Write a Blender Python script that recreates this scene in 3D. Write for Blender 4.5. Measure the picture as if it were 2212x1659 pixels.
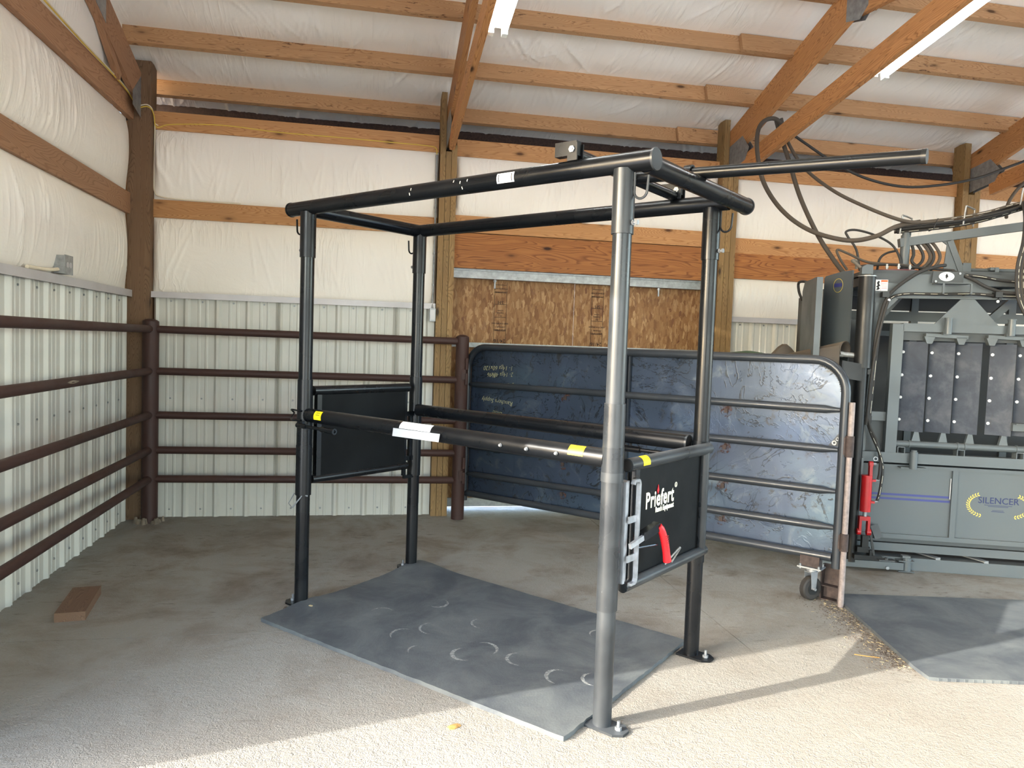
import bpy, bmesh, math, random
import numpy as np
from mathutils import Vector, Matrix, Euler
PI = math.pi
rad = math.radians
for o in list(bpy.data.objects):
    bpy.data.objects.remove(o)
SC = bpy.context.scene
COL = SC.collection

# ------------------------------------------------------------------ camera
cam = bpy.data.cameras.new('camera')
camo = bpy.data.objects.new('camera', cam)
COL.objects.link(camo)
yaw, pit, rol = 0.191378195, -0.0538638403, 0.0342504422
fwd = Vector((math.sin(yaw) * math.cos(pit), math.cos(yaw) * math.cos(pit), math.sin(pit)))
rgt = Vector((math.cos(yaw), -math.sin(yaw), 0))
upv = rgt.cross(fwd)
r2 = math.cos(rol) * rgt + math.sin(rol) * upv
u2 = -math.sin(rol) * rgt + math.cos(rol) * upv
M = Matrix((r2, u2, -fwd)).transposed().to_4x4()
M.translation = Vector((0, 0, 1.44))
camo.matrix_world = M
cam.sensor_width = 36.0
cam.lens = 1609.23 * 36.0 / 2212.0
cam.clip_start = 0.05
cam.clip_end = 500
SC.camera = camo

# ------------------------------------------------------------------ world, sun, exposure
w = bpy.data.worlds.new('sky')
SC.world = w
w.use_nodes = True
nt = w.node_tree
bg = nt.nodes['Background']
sky = nt.nodes.new('ShaderNodeTexSky')
sky.sky_type = 'NISHITA'
sky.sun_disc = False
sky.sun_elevation = rad(24)
sky.sun_rotation = rad(256)
sky.air_density = 1.0
sky.dust_density = 1.2
sky.ozone_density = 1.0
nt.links.new(sky.outputs[0], bg.inputs[0])
bg.inputs[1].default_value = 1.25

sl = bpy.data.lights.new('sun', 'SUN')
sl.energy = 6.4
sl.angle = rad(0.53)
sl.color = (1.0, 0.96, 0.88)
slo = bpy.data.objects.new('sun', sl)
COL.objects.link(slo)
SUN_EL = math.atan(0.437)
ax = Vector((1.0, 0.2456, 0)).normalized()
sd = Vector((ax.x * math.cos(SUN_EL), ax.y * math.cos(SUN_EL), -math.sin(SUN_EL)))
slo.rotation_euler = sd.to_track_quat('-Z', 'Y').to_euler()
slo.location = (-8, -2, 6)

def portal(name, loc, rot, sx, sy):
    l = bpy.data.lights.new(name, 'AREA')
    l.shape = 'RECTANGLE'
    l.size, l.size_y = sx, sy
    l.cycles.is_portal = True
    o = bpy.data.objects.new(name, l)
    o.location = loc
    o.rotation_euler = rot
    COL.objects.link(o)
# daylight portals in the real door openings (side door, front doors, far end door)
DOOR_Y0, DOOR_Y1, DOOR_H = -3.4, 2.31, 2.93
portal('portal_side_door', (-1.95, (DOOR_Y0 + DOOR_Y1) / 2, DOOR_H / 2), (0, rad(-90), 0), DOOR_H, DOOR_Y1 - DOOR_Y0)
portal('portal_front_door', (3.6, -6.15, 1.6), (rad(90), 0, 0), 8.0, 3.2)
portal('portal_end_door', (9.3, 0.8, 1.6), (0, rad(90), 0), 3.2, 5.0)

SC.view_settings.view_transform = 'Standard'
SC.view_settings.look = 'None'
SC.view_settings.gamma = 1.0
SC.view_settings.use_curve_mapping = False
SC.view_settings.exposure = 1.0
SC.cycles.max_bounces = 10
SC.cycles.diffuse_bounces = 6
SC.cycles.use_adaptive_sampling = True
SC.cycles.adaptive_threshold = 0.02
SC.cycles.glossy_bounces = 4
SC.cycles.use_denoising = True
SC.cycles.caustics_reflective = False
SC.cycles.caustics_refractive = False
SC.cycles.sample_clamp_indirect = 6.0

# ------------------------------------------------------------------ materials
def srgb(r, g, b):
    f = lambda c: (c / 255) / 12.92 if c / 255 <= 0.04045 else ((c / 255 + 0.055) / 1.055) ** 2.4
    return (f(r), f(g), f(b), 1.0)

class NT:
    def __init__(s, name):
        s.m = bpy.data.materials.new(name)
        s.m.use_nodes = True
        s.t = s.m.node_tree
        s.b = s.t.nodes['Principled BSDF']
    def n(s, typ, **kw):
        nd = s.t.nodes.new('ShaderNode' + typ)
        for k, v in kw.items():
            if k.startswith('i_'):
                nd.inputs[k[2:].replace('_', ' ')].default_value = v
            else:
                setattr(nd, k, v)
        return nd
    def l(s, a, b):
        s.t.links.new(a, b)
    def coords(s, scale=(1, 1, 1), loc_random=True, rot=(0, 0, 0), world=False):
        tc = s.n('TexCoord')
        mp = s.n('Mapping')
        mp.inputs['Scale'].default_value = scale
        mp.inputs['Rotation'].default_value = rot
        if loc_random:
            oi = s.n('ObjectInfo')
            mu = s.n('Math', operation='MULTIPLY')
            mu.inputs[1].default_value = 37.0
            s.l(oi.outputs['Random'], mu.inputs[0])
            cb = s.n('CombineXYZ')
            s.l(mu.outputs[0], cb.inputs[0]); s.l(mu.outputs[0], cb.inputs[1]); s.l(mu.outputs[0], cb.inputs[2])
            s.l(cb.outputs[0], mp.inputs['Location'])
        s.l(tc.outputs['Object'], mp.inputs['Vector'])
        return mp.outputs[0]
    def noise(s, vec, scale, detail=4, rough=0.55, dist=0.0):
        nd = s.n('TexNoise')
        nd.inputs['Scale'].default_value = scale
        nd.inputs['Detail'].default_value = detail
        nd.inputs['Roughness'].default_value = rough
        nd.inputs['Distortion'].default_value = dist
        if vec is not None: s.l(vec, nd.inputs['Vector'])
        return nd.outputs['Fac']
    def ramp(s, fac, stops, interp='LINEAR'):
        r = s.n('ValToRGB')
        r.color_ramp.interpolation = interp
        e = r.color_ramp.elements
        while len(e) < len(stops): e.new(0.5)
        for i, (p, c) in enumerate(stops):
            e[i].position = p
            e[i].color = c if len(c) == 4 else (*c, 1)
        s.l(fac, r.inputs[0])
        return r.outputs[0]
    def mix(s, fac, a, b, blend='MIX'):
        m = s.n('Mix', data_type='RGBA', blend_type=blend)
        if isinstance(fac, (int, float)): m.inputs[0].default_value = fac
        else: s.l(fac, m.inputs[0])
        for i, v in ((6, a), (7, b)):
            if isinstance(v, tuple): m.inputs[i].default_value = v
            else: s.l(v, m.inputs[i])
        return m.outputs[2]
    def math(s, op, a, b=None, clamp=False):
        m = s.n('Math', operation=op, use_clamp=clamp)
        for i, v in ((0, a), (1, b)):
            if v is None: continue
            if isinstance(v, (int, float)): m.inputs[i].default_value = v
            else: s.l(v, m.inputs[i])
        return m.outputs[0]
    def bump(s, h, strength=0.5, dist=0.01, normal=None):
        b = s.n('Bump')
        b.inputs['Strength'].default_value = strength
        b.inputs['Distance'].default_value = dist
        s.l(h, b.inputs['Height'])
        if normal is not None: s.l(normal, b.inputs['Normal'])
        return b.outputs[0]
    def done(s, color=None, rough=0.6, metal=0.0, normal=None, spec=0.5):
        if color is not None:
            if isinstance(color, tuple): s.b.inputs['Base Color'].default_value = color
            else: s.l(color, s.b.inputs['Base Color'])
        for k, v in (('Roughness', rough), ('Metallic', metal), ('Specular IOR Level', spec)):
            if isinstance(v, (int, float)): s.b.inputs[k].default_value = v
            else: s.l(v, s.b.inputs[k])
        if normal is not None: s.l(normal, s.b.inputs['Normal'])
        return s.m

def g(v): return (v, v, v, 1)

def mat_plain(name, col, rough=0.6, metal=0.0, var=0.12, scale=9.0, bump=0.15, spec=0.5):
    k = NT(name)
    v = k.coords((1, 1, 1))
    f = k.noise(v, scale, 5, 0.6)
    dark = tuple(c * (1 - var * 1.6) for c in col[:3]) + (1,)
    lite = tuple(min(1, c * (1 + var)) for c in col[:3]) + (1,)
    c = k.ramp(f, [(0.3, dark), (0.7, lite)])
    return k.done(c, rough, metal, k.bump(k.noise(v, scale * 9, 3), bump, 0.002), spec)

def mat_wood(name, base, late, rough=0.6, stain=0.0, grain=1.0, knots=True, blotch=None):
    k = NT(name)
    v = k.coords((1, 1, 1))
    # growth rings: long stretched distortion field sampled into bands
    mp = k.n('Mapping'); mp.inputs['Scale'].default_value = (0.55, 5.0, 5.0); k.l(v, mp.inputs['Vector'])
    field = k.noise(mp.outputs[0], 1.6, 2, 0.45, 0.35)
    bands = k.math('MULTIPLY', field, 62.0 * grain)
    saw = k.math('FRACT', bands)
    ringc = k.ramp(saw, [(0.0, g(0.0)), (0.55, g(0.16)), (0.86, g(1.0)), (1.0, g(0.0))])
    mp2 = k.n('Mapping'); mp2.inputs['Scale'].default_value = (1.2, 55, 55); k.l(v, mp2.inputs['Vector'])
    fine = k.noise(mp2.outputs[0], 3.0, 4, 0.6)
    c = k.mix(k.math('MULTIPLY', ringc, 0.8), base, late)
    c = k.mix(k.ramp(fine, [(0.35, g(0.0)), (0.75, g(0.35))]), c, late)
    big = k.noise(v, 1.3, 3)
    c = k.mix(k.ramp(big, [(0.4, g(0)), (0.75, g(0.28))]), c, tuple(x * 0.72 for x in base[:3]) + (1,))
    if knots:
        vo = k.n('TexVoronoi', feature='F1'); vo.inputs['Scale'].default_value = 1.0
        mp3 = k.n('Mapping'); mp3.inputs['Scale'].default_value = (2.6, 7.0, 7.0); k.l(v, mp3.inputs['Vector'])
        k.l(mp3.outputs[0], vo.inputs['Vector'])
        kn = k.ramp(vo.outputs['Distance'], [(0.06, g(1)), (0.12, g(0.25)), (0.2, g(0))])
        c = k.mix(kn, c, tuple(x * 0.28 for x in late[:3]) + (1,))
    if blotch:
        mp4 = k.n('Mapping'); mp4.inputs['Scale'].default_value = (3.0, 12.0, 12.0); k.l(v, mp4.inputs['Vector'])
        bn = k.noise(mp4.outputs[0], 3.4, 5, 0.65)
        bm2 = k.noise(v, 1.1, 1)
        f = k.math('MULTIPLY', k.ramp(bn, [(0.60, g(0)), (0.66, g(1))]), k.ramp(bm2, [(0.45, g(0)), (0.6, g(1))]))
        c = k.mix(k.math('MULTIPLY', f, 0.85), c, blotch)
    oi = k.n('ObjectInfo')
    hs = k.n('HueSaturation')
    k.l(c, hs.inputs['Color'])
    k.l(k.math('ADD', k.math('MULTIPLY', oi.outputs['Random'], 0.25), 0.88), hs.inputs['Value'])
    return k.done(hs.outputs[0], rough, 0, k.bump(k.math('ADD', fine, ringc), 0.25, 0.0012), 0.3)

M_FIR = mat_wood('fir_lumber', srgb(186, 146, 106), srgb(146, 102, 66), blotch=srgb(70, 34, 18))
M_GIRT = mat_wood('pine_girt_lumber', srgb(192, 144, 96), srgb(150, 98, 56), grain=0.7)
M_GABLE = mat_wood('dull_gable_lumber', srgb(165, 126, 96), srgb(128, 90, 62), grain=0.5, knots=False)
M_HEAD = mat_wood('orange_header_lumber', srgb(174, 114, 62), srgb(100, 50, 20), grain=0.42)
M_TRUSS = mat_wood('truss_lumber', srgb(188, 134, 84), srgb(124, 76, 40), grain=0.8)
M_TREAT = mat_wood('treated_post_lumber', srgb(150, 120, 78), srgb(98, 72, 40), grain=0.9)
M_CPOST = mat_wood('dark_corner_post_lumber', srgb(120, 94, 70), srgb(80, 56, 38), grain=1.0)
M_BLOCK = mat_wood('dirty_offcut_wood', srgb(122, 96, 76), srgb(76, 54, 42), grain=0.8)

def mat_insul(name, sc, rot=(0, 0, 0), lift=0):
    k = NT(name)
    v = k.coords((1, 1, 1))
    big = k.noise(v, 0.7, 3)
    c = k.ramp(big, [(0.3, srgb(228 + lift, 221 + lift, 209 + lift)), (0.7, srgb(241 + lift, 235 + lift, 225 + lift))])
    dirt = k.noise(v, 16, 5, 0.7)
    c = k.mix(k.ramp(dirt, [(0.68, g(0)), (0.8, g(0.35))]), c, srgb(150, 132, 112))
    def pleat(scale, r2, dist):
        mp = k.n('Mapping'); mp.inputs['Scale'].default_value = tuple(a * scale for a in sc); mp.inputs['Rotation'].default_value = r2; k.l(v, mp.inputs['Vector'])
        f = k.noise(mp.outputs[0], 1.0, 2, 0.5, dist)
        rd = k.math('ABSOLUTE', k.math('SUBTRACT', f, 0.5))
        return k.ramp(rd, [(0.0, g(1)), (0.05, g(0.35)), (0.16, g(0))])
    m1 = k.ramp(k.noise(v, 1.7, 2), [(0.50, g(0.0)), (0.68, g(1))])
    m2 = k.ramp(k.noise(v, 2.1, 2), [(0.32, g(1)), (0.48, g(0.0))])
    h = k.math('ADD', k.math('MULTIPLY', pleat(1.0, rot, 0.3), m1), k.math('MULTIPLY', pleat(1.5, (rot[0] + 0.25, rot[1] + 0.3, rot[2] + 0.3), 0.4), m2))
    h = k.math('ADD', h, k.math('MULTIPLY', k.noise(v, 5.0, 3, 0.5, 0.8), 1.2))
    h = k.math('ADD', h, k.math('MULTIPLY', k.noise(v, 70, 2, 0.5), 0.12))
    return k.done(c, 0.40, 0, k.bump(h, 0.34, 0.012), 0.4)
M_INSUL = mat_insul('white_vinyl_wall_insulation', (14, 14, 0.9))
M_INSULC = mat_insul('white_vinyl_ceiling_insulation', (11, 1.1, 1.1), (0, 0, 0), 9)

M_LINER = mat_plain('white_liner_metal', srgb(196, 194, 184), 0.38, 0.0, 0.05, 2.0, 0.05)
M_TRIM = mat_plain('grey_trim_metal', srgb(186, 182, 182), 0.45, 0.2, 0.06, 5.0, 0.05)
M_DARK = mat_plain('dark_outer_sheet', srgb(60, 52, 46), 0.8)
M_VENT = mat_plain('brown_vent_mesh', srgb(64, 46, 38), 0.9, 0, 0.3, 60, 0.6)
M_DECK = mat_plain('roof_steel', srgb(120, 120, 120), 0.6)

def mat_concrete():
    k = NT('broom_finished_concrete')
    v = k.coords((1, 1, 1), False)
    big = k.noise(v, 0.55, 4, 0.6)
    c = k.ramp(big, [(0.3, srgb(134, 130, 121)), (0.55, srgb(147, 144, 136)), (0.8, srgb(160, 158, 151))])
    st = k.noise(v, 2.2, 6, 0.68, 0.4)
    sy = k.n('SeparateXYZ'); k.l(v, sy.inputs[0])
    dirt = k.ramp(k.math('MULTIPLY', sy.outputs[1], 0.1), [(0.26, g(0.25)), (0.42, g(1.0))])   # tracked-in dirt gathers towards the back of the pen
    c = k.mix(k.math('MULTIPLY', k.ramp(st, [(0.45, g(0)), (0.68, g(0.75))]), dirt), c, srgb(98, 82, 64))
    mp = k.n('Mapping'); mp.inputs['Scale'].default_value = (7, 24, 1); mp.inputs['Rotation'].default_value = (0, 0, 0.25); k.l(v, mp.inputs['Vector'])
    sm = k.noise(mp.outputs[0], 1.0, 5, 0.7)
    sel = k.noise(v, 1.4, 2)
    f = k.math('MULTIPLY', k.ramp(sm, [(0.57, g(0)), (0.68, g(0.85))]), k.ramp(sel, [(0.42, g(0)), (0.60, g(1))]))
    c = k.mix(k.math('MULTIPLY', f, dirt), c, srgb(70, 57, 45))
    fn = k.noise(v, 90, 4, 0.65)
    c = k.mix(k.ramp(fn, [(0.3, g(0.22)), (0.7, g(0))]), c, srgb(120, 104, 84))
    # swirled broom texture
    mp2 = k.n('Mapping'); mp2.inputs['Scale'].default_value = (1, 1, 1); k.l(v, mp2.inputs['Vector'])
    sw = k.noise(mp2.outputs[0], 62, 2, 0.5, 2.4)
    sw2 = k.noise(v, 36, 3, 0.5, 0.6)
    h = k.math('ADD', sw, k.math('MULTIPLY', sw2, 0.8))
    return k.done(c, 0.72, 0, k.bump(h, 0.9, 0.006), 0.35)
M_CONC = mat_concrete()
M_JOINT = mat_plain('dirty_joint', srgb(70, 60, 50), 0.9)

def mat_paint(name, col, dust, rough=0.32, dustamt=0.35, scratch=0.25, metal=0.0, spec=0.5, topd=0.5):
    k = NT(name)
    v = k.coords((1, 1, 1))
    d = k.noise(v, 3.5, 4, 0.55, 0.1)
    f = k.ramp(d, [(0.30, g(dustamt * 0.25)), (0.80, g(dustamt))])
    c = k.mix(f, col, dust)
    s1 = k.noise(v, 70, 4, 0.75)
    c = k.mix(k.ramp(s1, [(0.70, g(0)), (0.76, g(scratch))]), c, tuple(min(1, x * 1.2 + 0.25) for x in dust[:3]) + (1,))
    geo = k.n('NewGeometry')
    sx = k.n('SeparateXYZ'); k.l(geo.outputs['Normal'], sx.inputs[0])
    top = k.math('MULTIPLY', k.ramp(sx.outputs[2], [(0.55, g(0)), (1.0, g(topd))]), k.ramp(d, [(0.3, g(0.4)), (0.6, g(1))]))
    c = k.mix(top, c, dust)
    r = k.ramp(d, [(0.35, g(rough)), (0.75, g(min(1, rough + 0.25)))])
    return k.done(c, r, metal, k.bump(k.noise(v, 160, 2), 0.08, 0.001), spec)
M_BLACK = mat_paint('black_enamel_pipe', srgb(9, 12, 16), srgb(70, 66, 60), 0.20, 0.03, 0.25, 0.0, 0.32, 0.10)
M_BLACKD = mat_paint('dusty_black_enamel', srgb(12, 14, 18), srgb(112, 118, 122), 0.24, 0.26, 0.8, 0.0, 0.42, 0.3)
M_BSHEET = mat_paint('scratched_black_sheet', srgb(6, 8, 10), srgb(52, 52, 52), 0.55, 0.03, 0.3, 0.0, 0.16, 0.2)
M_RUST = mat_paint('red_brown_fence_pipe', srgb(50, 29, 26), srgb(92, 68, 58), 0.5, 0.32, 0.35, 0, 0.35, 0.35)
M_GATE = mat_paint('charcoal_gate_pipe', srgb(44, 50, 57), srgb(96, 92, 88), 0.28, 0.15, 0.1, 0.2, 0.5, 0.3)
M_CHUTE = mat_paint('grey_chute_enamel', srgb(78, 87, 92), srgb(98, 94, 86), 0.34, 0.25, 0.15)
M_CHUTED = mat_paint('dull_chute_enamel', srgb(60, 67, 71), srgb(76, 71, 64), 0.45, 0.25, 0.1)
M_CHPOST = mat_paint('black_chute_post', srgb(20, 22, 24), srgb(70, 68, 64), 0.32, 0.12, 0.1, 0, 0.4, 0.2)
M_RUBBERH = mat_paint('rubber_hose', srgb(26, 26, 27), srgb(72, 66, 58), 0.55, 0.3, 0.05)
M_HOSEG = mat_paint('dusty_overhead_hose', srgb(60, 54, 48), srgb(92, 82, 70), 0.7, 0.5, 0.0)
M_RED = mat_plain('red_enamel', srgb(176, 26, 30), 0.35, 0, 0.12, 12)
M_REDH = mat_plain('red_rubber_grip', srgb(205, 28, 38), 0.45, 0, 0.05, 12)
M_DRED = mat_plain('dark_red_plate', srgb(92, 24, 28), 0.4)
M_ZINC = mat_plain('zinc_hardware', srgb(150, 153, 156), 0.4, 0.6, 0.1, 30)
M_GALV = mat_plain('galvanized_steel', srgb(150, 152, 152), 0.42, 0.55, 0.18, 25)
M_BARE = mat_plain('worn_bare_steel', srgb(186, 190, 196), 0.28, 0.6, 0.2, 18)
M_ROD = mat_plain('weathered_rod', srgb(136, 124, 120), 0.55, 0.15, 0.2, 40)
M_RUSTY = mat_plain('rusty_bracket', srgb(66, 54, 50), 0.7, 0.2, 0.35, 30, 0.5)
M_WHITE = mat_plain('white_label', srgb(235, 238, 240), 0.5, 0, 0.02, 3, 0)
M_LABELG = mat_plain('grey_white_paper', srgb(150, 154, 158), 0.6, 0, 0.02, 3, 0)
M_YELL = mat_plain('yellow_label', srgb(250, 214, 20), 0.5, 0, 0.02, 3, 0)
M_YCABLE = mat_plain('yellow_cable_sheath', srgb(214, 180, 70), 0.5, 0, 0.05)
M_WCABLE = mat_plain('white_cable_sheath', srgb(220, 208, 184), 0.5, 0, 0.05)
M_INK_SHADE = mat_plain('black_ink_and_pipe_shade', srgb(24, 22, 22), 0.7, 0, 0.02, 3, 0)  # also paints the shade inside open pipe ends
M_STAMP = mat_plain('brown_stamp_ink', srgb(56, 36, 22), 0.8, 0, 0.3, 60, 0)
M_BLUEINK = mat_plain('navy_lettering', srgb(22, 32, 78), 0.5, 0, 0.02, 3, 0)
M_BLUEST = mat_plain('blue_stripe', srgb(50, 56, 116), 0.5, 0, 0.05, 6, 0)
M_GOLD = mat_plain('gold_wreath_print', srgb(208, 186, 84), 0.5, 0, 0.03, 6, 0)
M_ORANGE = mat_plain('orange_label_band', srgb(222, 92, 36), 0.5, 0, 0.02, 3, 0)
M_CHALK = mat_plain('yellow_chalk', srgb(186, 184, 140), 0.9, 0, 0.1, 60, 0)
M_LOGOW = mat_plain('cream_lettering', srgb(238, 234, 214), 0.5, 0, 0.02, 3, 0)
M_PLASTIC = mat_plain('tan_curtain_rubber', srgb(112, 104, 92), 0.7)
M_GREEN = mat_plain('green_tank_plastic', srgb(36, 84, 48), 0.45)
M_FLOORW = mat_plain('dirty_chute_floor_planks', srgb(70, 58, 44), 0.9, 0, 0.3, 14)
M_FIXT = mat_plain('white_fixture_enamel', srgb(232, 230, 218), 0.4, 0, 0.02)
M_BELT = mat_paint('dusty_belt_rubber', srgb(34, 36, 42), srgb(120, 104, 82), 0.6, 0.5, 0.05)
M_GRAVEL = mat_plain('yard_gravel', srgb(226, 224, 218), 0.9, 0, 0.2, 3, 0.3)
M_STRAW = mat_plain('pale_straw', srgb(190, 172, 130), 0.9, 0, 0.2)
M_LEAF = mat_plain('tan_debris', srgb(166, 128, 70), 0.9, 0, 0.25)
M_STAINC = mat_plain('dried_floor_mud', srgb(128, 116, 100), 0.95, 0, 0.3)
M_CLOD = mat_plain('dark_dirt_crumbs', srgb(96, 84, 72), 0.95, 0, 0.3)

def mat_emit(name, col, s):
    k = NT(name)
    k.b.inputs['Emission Color'].default_value = col
    k.b.inputs['Emission Strength'].default_value = s
    k.b.inputs['Base Color'].default_value = (0.9, 0.9, 0.9, 1)
    return k.m
M_TUBE = mat_emit('lit_fluorescent_tube', (0.90, 0.97, 1.0, 1), 16.0)

def mat_rubber():
    k = NT('dusty_rubber_mat')
    v = k.coords((1, 1, 1), False)
    c0 = srgb(56, 61, 68)
    d = k.noise(v, 3.0, 6, 0.7, 0.5)
    c = k.mix(k.ramp(d, [(0.40, g(0.1)), (0.75, g(0.6))]), c0, srgb(122, 126, 122))
    mp = k.n('Mapping'); mp.inputs['Scale'].default_value = (10, 60, 1); mp.inputs['Rotation'].default_value = (0, 0, 0.3); k.l(v, mp.inputs['Vector'])
    s = k.noise(mp.outputs[0], 1.0, 4, 0.7)
    c = k.mix(k.ramp(s, [(0.60, g(0)), (0.75, g(0.35))]), c, srgb(130, 128, 120))
    return k.done(c, 0.62, 0, k.bump(k.math('ADD', k.noise(v, 120, 3), k.math('MULTIPLY', s, 0.5)), 0.4, 0.002), 0.5)
M_MAT = mat_rubber()
def mat_scuff():
    k = NT('chalky_hoof_scuff')
    v = k.coords((1, 1, 1), False)
    a = k.ramp(k.noise(v, 60, 4, 0.8), [(0.36, g(0.1)), (0.58, g(0.8))])
    k.l(a, k.b.inputs['Alpha'])
    return k.done(srgb(156, 158, 154), 0.8)
M_SCUFF = mat_scuff()

def mat_osb():
    k = NT('oriented_strand_board')
    v = k.coords((1, 1, 1), False)
    def layer(rot, sc):
        mp = k.n('Mapping'); mp.inputs['Rotation'].default_value = (0, rot, 0); mp.inputs['Scale'].default_value = sc; k.l(v, mp.inputs['Vector'])
        nz = k.n('TexNoise'); nz.inputs['Scale'].default_value = 7; k.l(mp.outputs[0], nz.inputs['Vector'])
        mx = k.n('Mix', data_type='VECTOR'); mx.inputs[0].default_value = 0.08
        k.l(mp.outputs[0], mx.inputs[4]); k.l(nz.outputs['Color'], mx.inputs[5])
        vo = k.n('TexVoronoi', feature='F1', distance='CHEBYCHEV'); vo.inputs['Scale'].default_value = 1.0; vo.inputs['Randomness'].default_value = 1.0
        k.l(mx.outputs[1], vo.inputs['Vector'])
        sp = k.n('SeparateColor'); k.l(vo.outputs['Color'], sp.inputs[0])
        return sp.outputs[0], sp.outputs[1], vo.outputs['Distance']
    a, a2, ad = layer(0.25, (44, 1, 15))
    b, b2, bd = layer(-0.5, (40, 1, 13))
    c3, c32, cd = layer(1.15, (38, 1, 14))
    rp = [(0.0, srgb(122, 84, 50)), (0.3, srgb(140, 102, 64)), (0.75, srgb(156, 118, 78)), (0.95, srgb(178, 142, 100)), (1.0, srgb(100, 58, 36))]
    ca, cb, cc = k.ramp(a, rp), k.ramp(b, rp), k.ramp(c3, rp)
    col = k.mix(k.ramp(a2, [(0.45, g(0)), (0.5, g(1))]), ca, cb)
    col = k.mix(k.ramp(b2, [(0.62, g(0)), (0.67, g(1))]), col, cc)
    edge = k.ramp(ad, [(0.40, g(0)), (0.70, g(0.35))])
    col = k.mix(edge, col, srgb(96, 60, 32))
    fine = k.noise(v, 120, 3)
    col = k.mix(k.ramp(fine, [(0.4, g(0.15)), (0.6, g(0))]), col, srgb(100, 66, 36))
    return k.done(col, 0.6, 0, k.bump(ad, 0.3, 0.002), 0.3)
M_OSB = mat_osb()

def mat_sheet():
    k = NT('mill_scale_steel_sheet')
    v = k.coords((1, 1, 1), False)
    big = k.noise(v, 1.1, 4, 0.6)
    c = k.ramp(big, [(0.25, srgb(58, 68, 80)), (0.5, srgb(72, 84, 104)), (0.75, srgb(84, 104, 120))])
    # watery contour lines
    f1 = k.noise(v, 2.0, 5, 0.62, 1.6)
    band = k.math('FRACT', k.math('MULTIPLY', f1, 8.0))
    ln = k.ramp(band, [(0.0, g(1)), (0.12, g(0)), (0.93, g(0)), (1.0, g(1))])
    sel = k.ramp(k.noise(v, 2.8, 2), [(0.38, g(0)), (0.55, g(0.9))])
    c = k.mix(k.math('MULTIPLY', ln, sel), c, srgb(34, 36, 38))
    blot = k.noise(v, 6.0, 5, 0.65, 0.8)
    c = k.mix(k.ramp(blot, [(0.56, g(0)), (0.72, g(0.28))]), c, srgb(140, 148, 146))
    c = k.mix(k.ramp(k.noise(v, 9.0, 5, 0.7, 1.2), [(0.57, g(0)), (0.66, g(0.7))]), c, srgb(58, 54, 50))
    r = k.ramp(blot, [(0.3, g(0.24)), (0.7, g(0.45))])
    return k.done(c, r, 0.65, k.bump(k.math('ADD', blot, k.math('MULTIPLY', ln, 0.3)), 0.35, 0.003), 0.5)
M_SHEET = mat_sheet()
def mat_plate():
    k = NT('mottled_blue_steel_slat')
    v = k.coords((1, 1, 1))
    f = k.noise(v, 5, 6, 0.65, 0.5)
    c = k.ramp(f, [(0.3, srgb(38, 45, 57)), (0.5, srgb(54, 61, 72)), (0.7, srgb(80, 83, 90))])
    mp = k.n('Mapping'); mp.inputs['Scale'].default_value = (30, 30, 5); k.l(v, mp.inputs['Vector'])
    c = k.mix(k.ramp(k.noise(mp.outputs[0], 1, 4, 0.7), [(0.6, g(0)), (0.72, g(0.5))]), c, srgb(60, 56, 54))
    return k.done(c, 0.6, 0.1, k.bump(f, 0.2, 0.002), 0.3)
M_PLATE = mat_plate()

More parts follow.
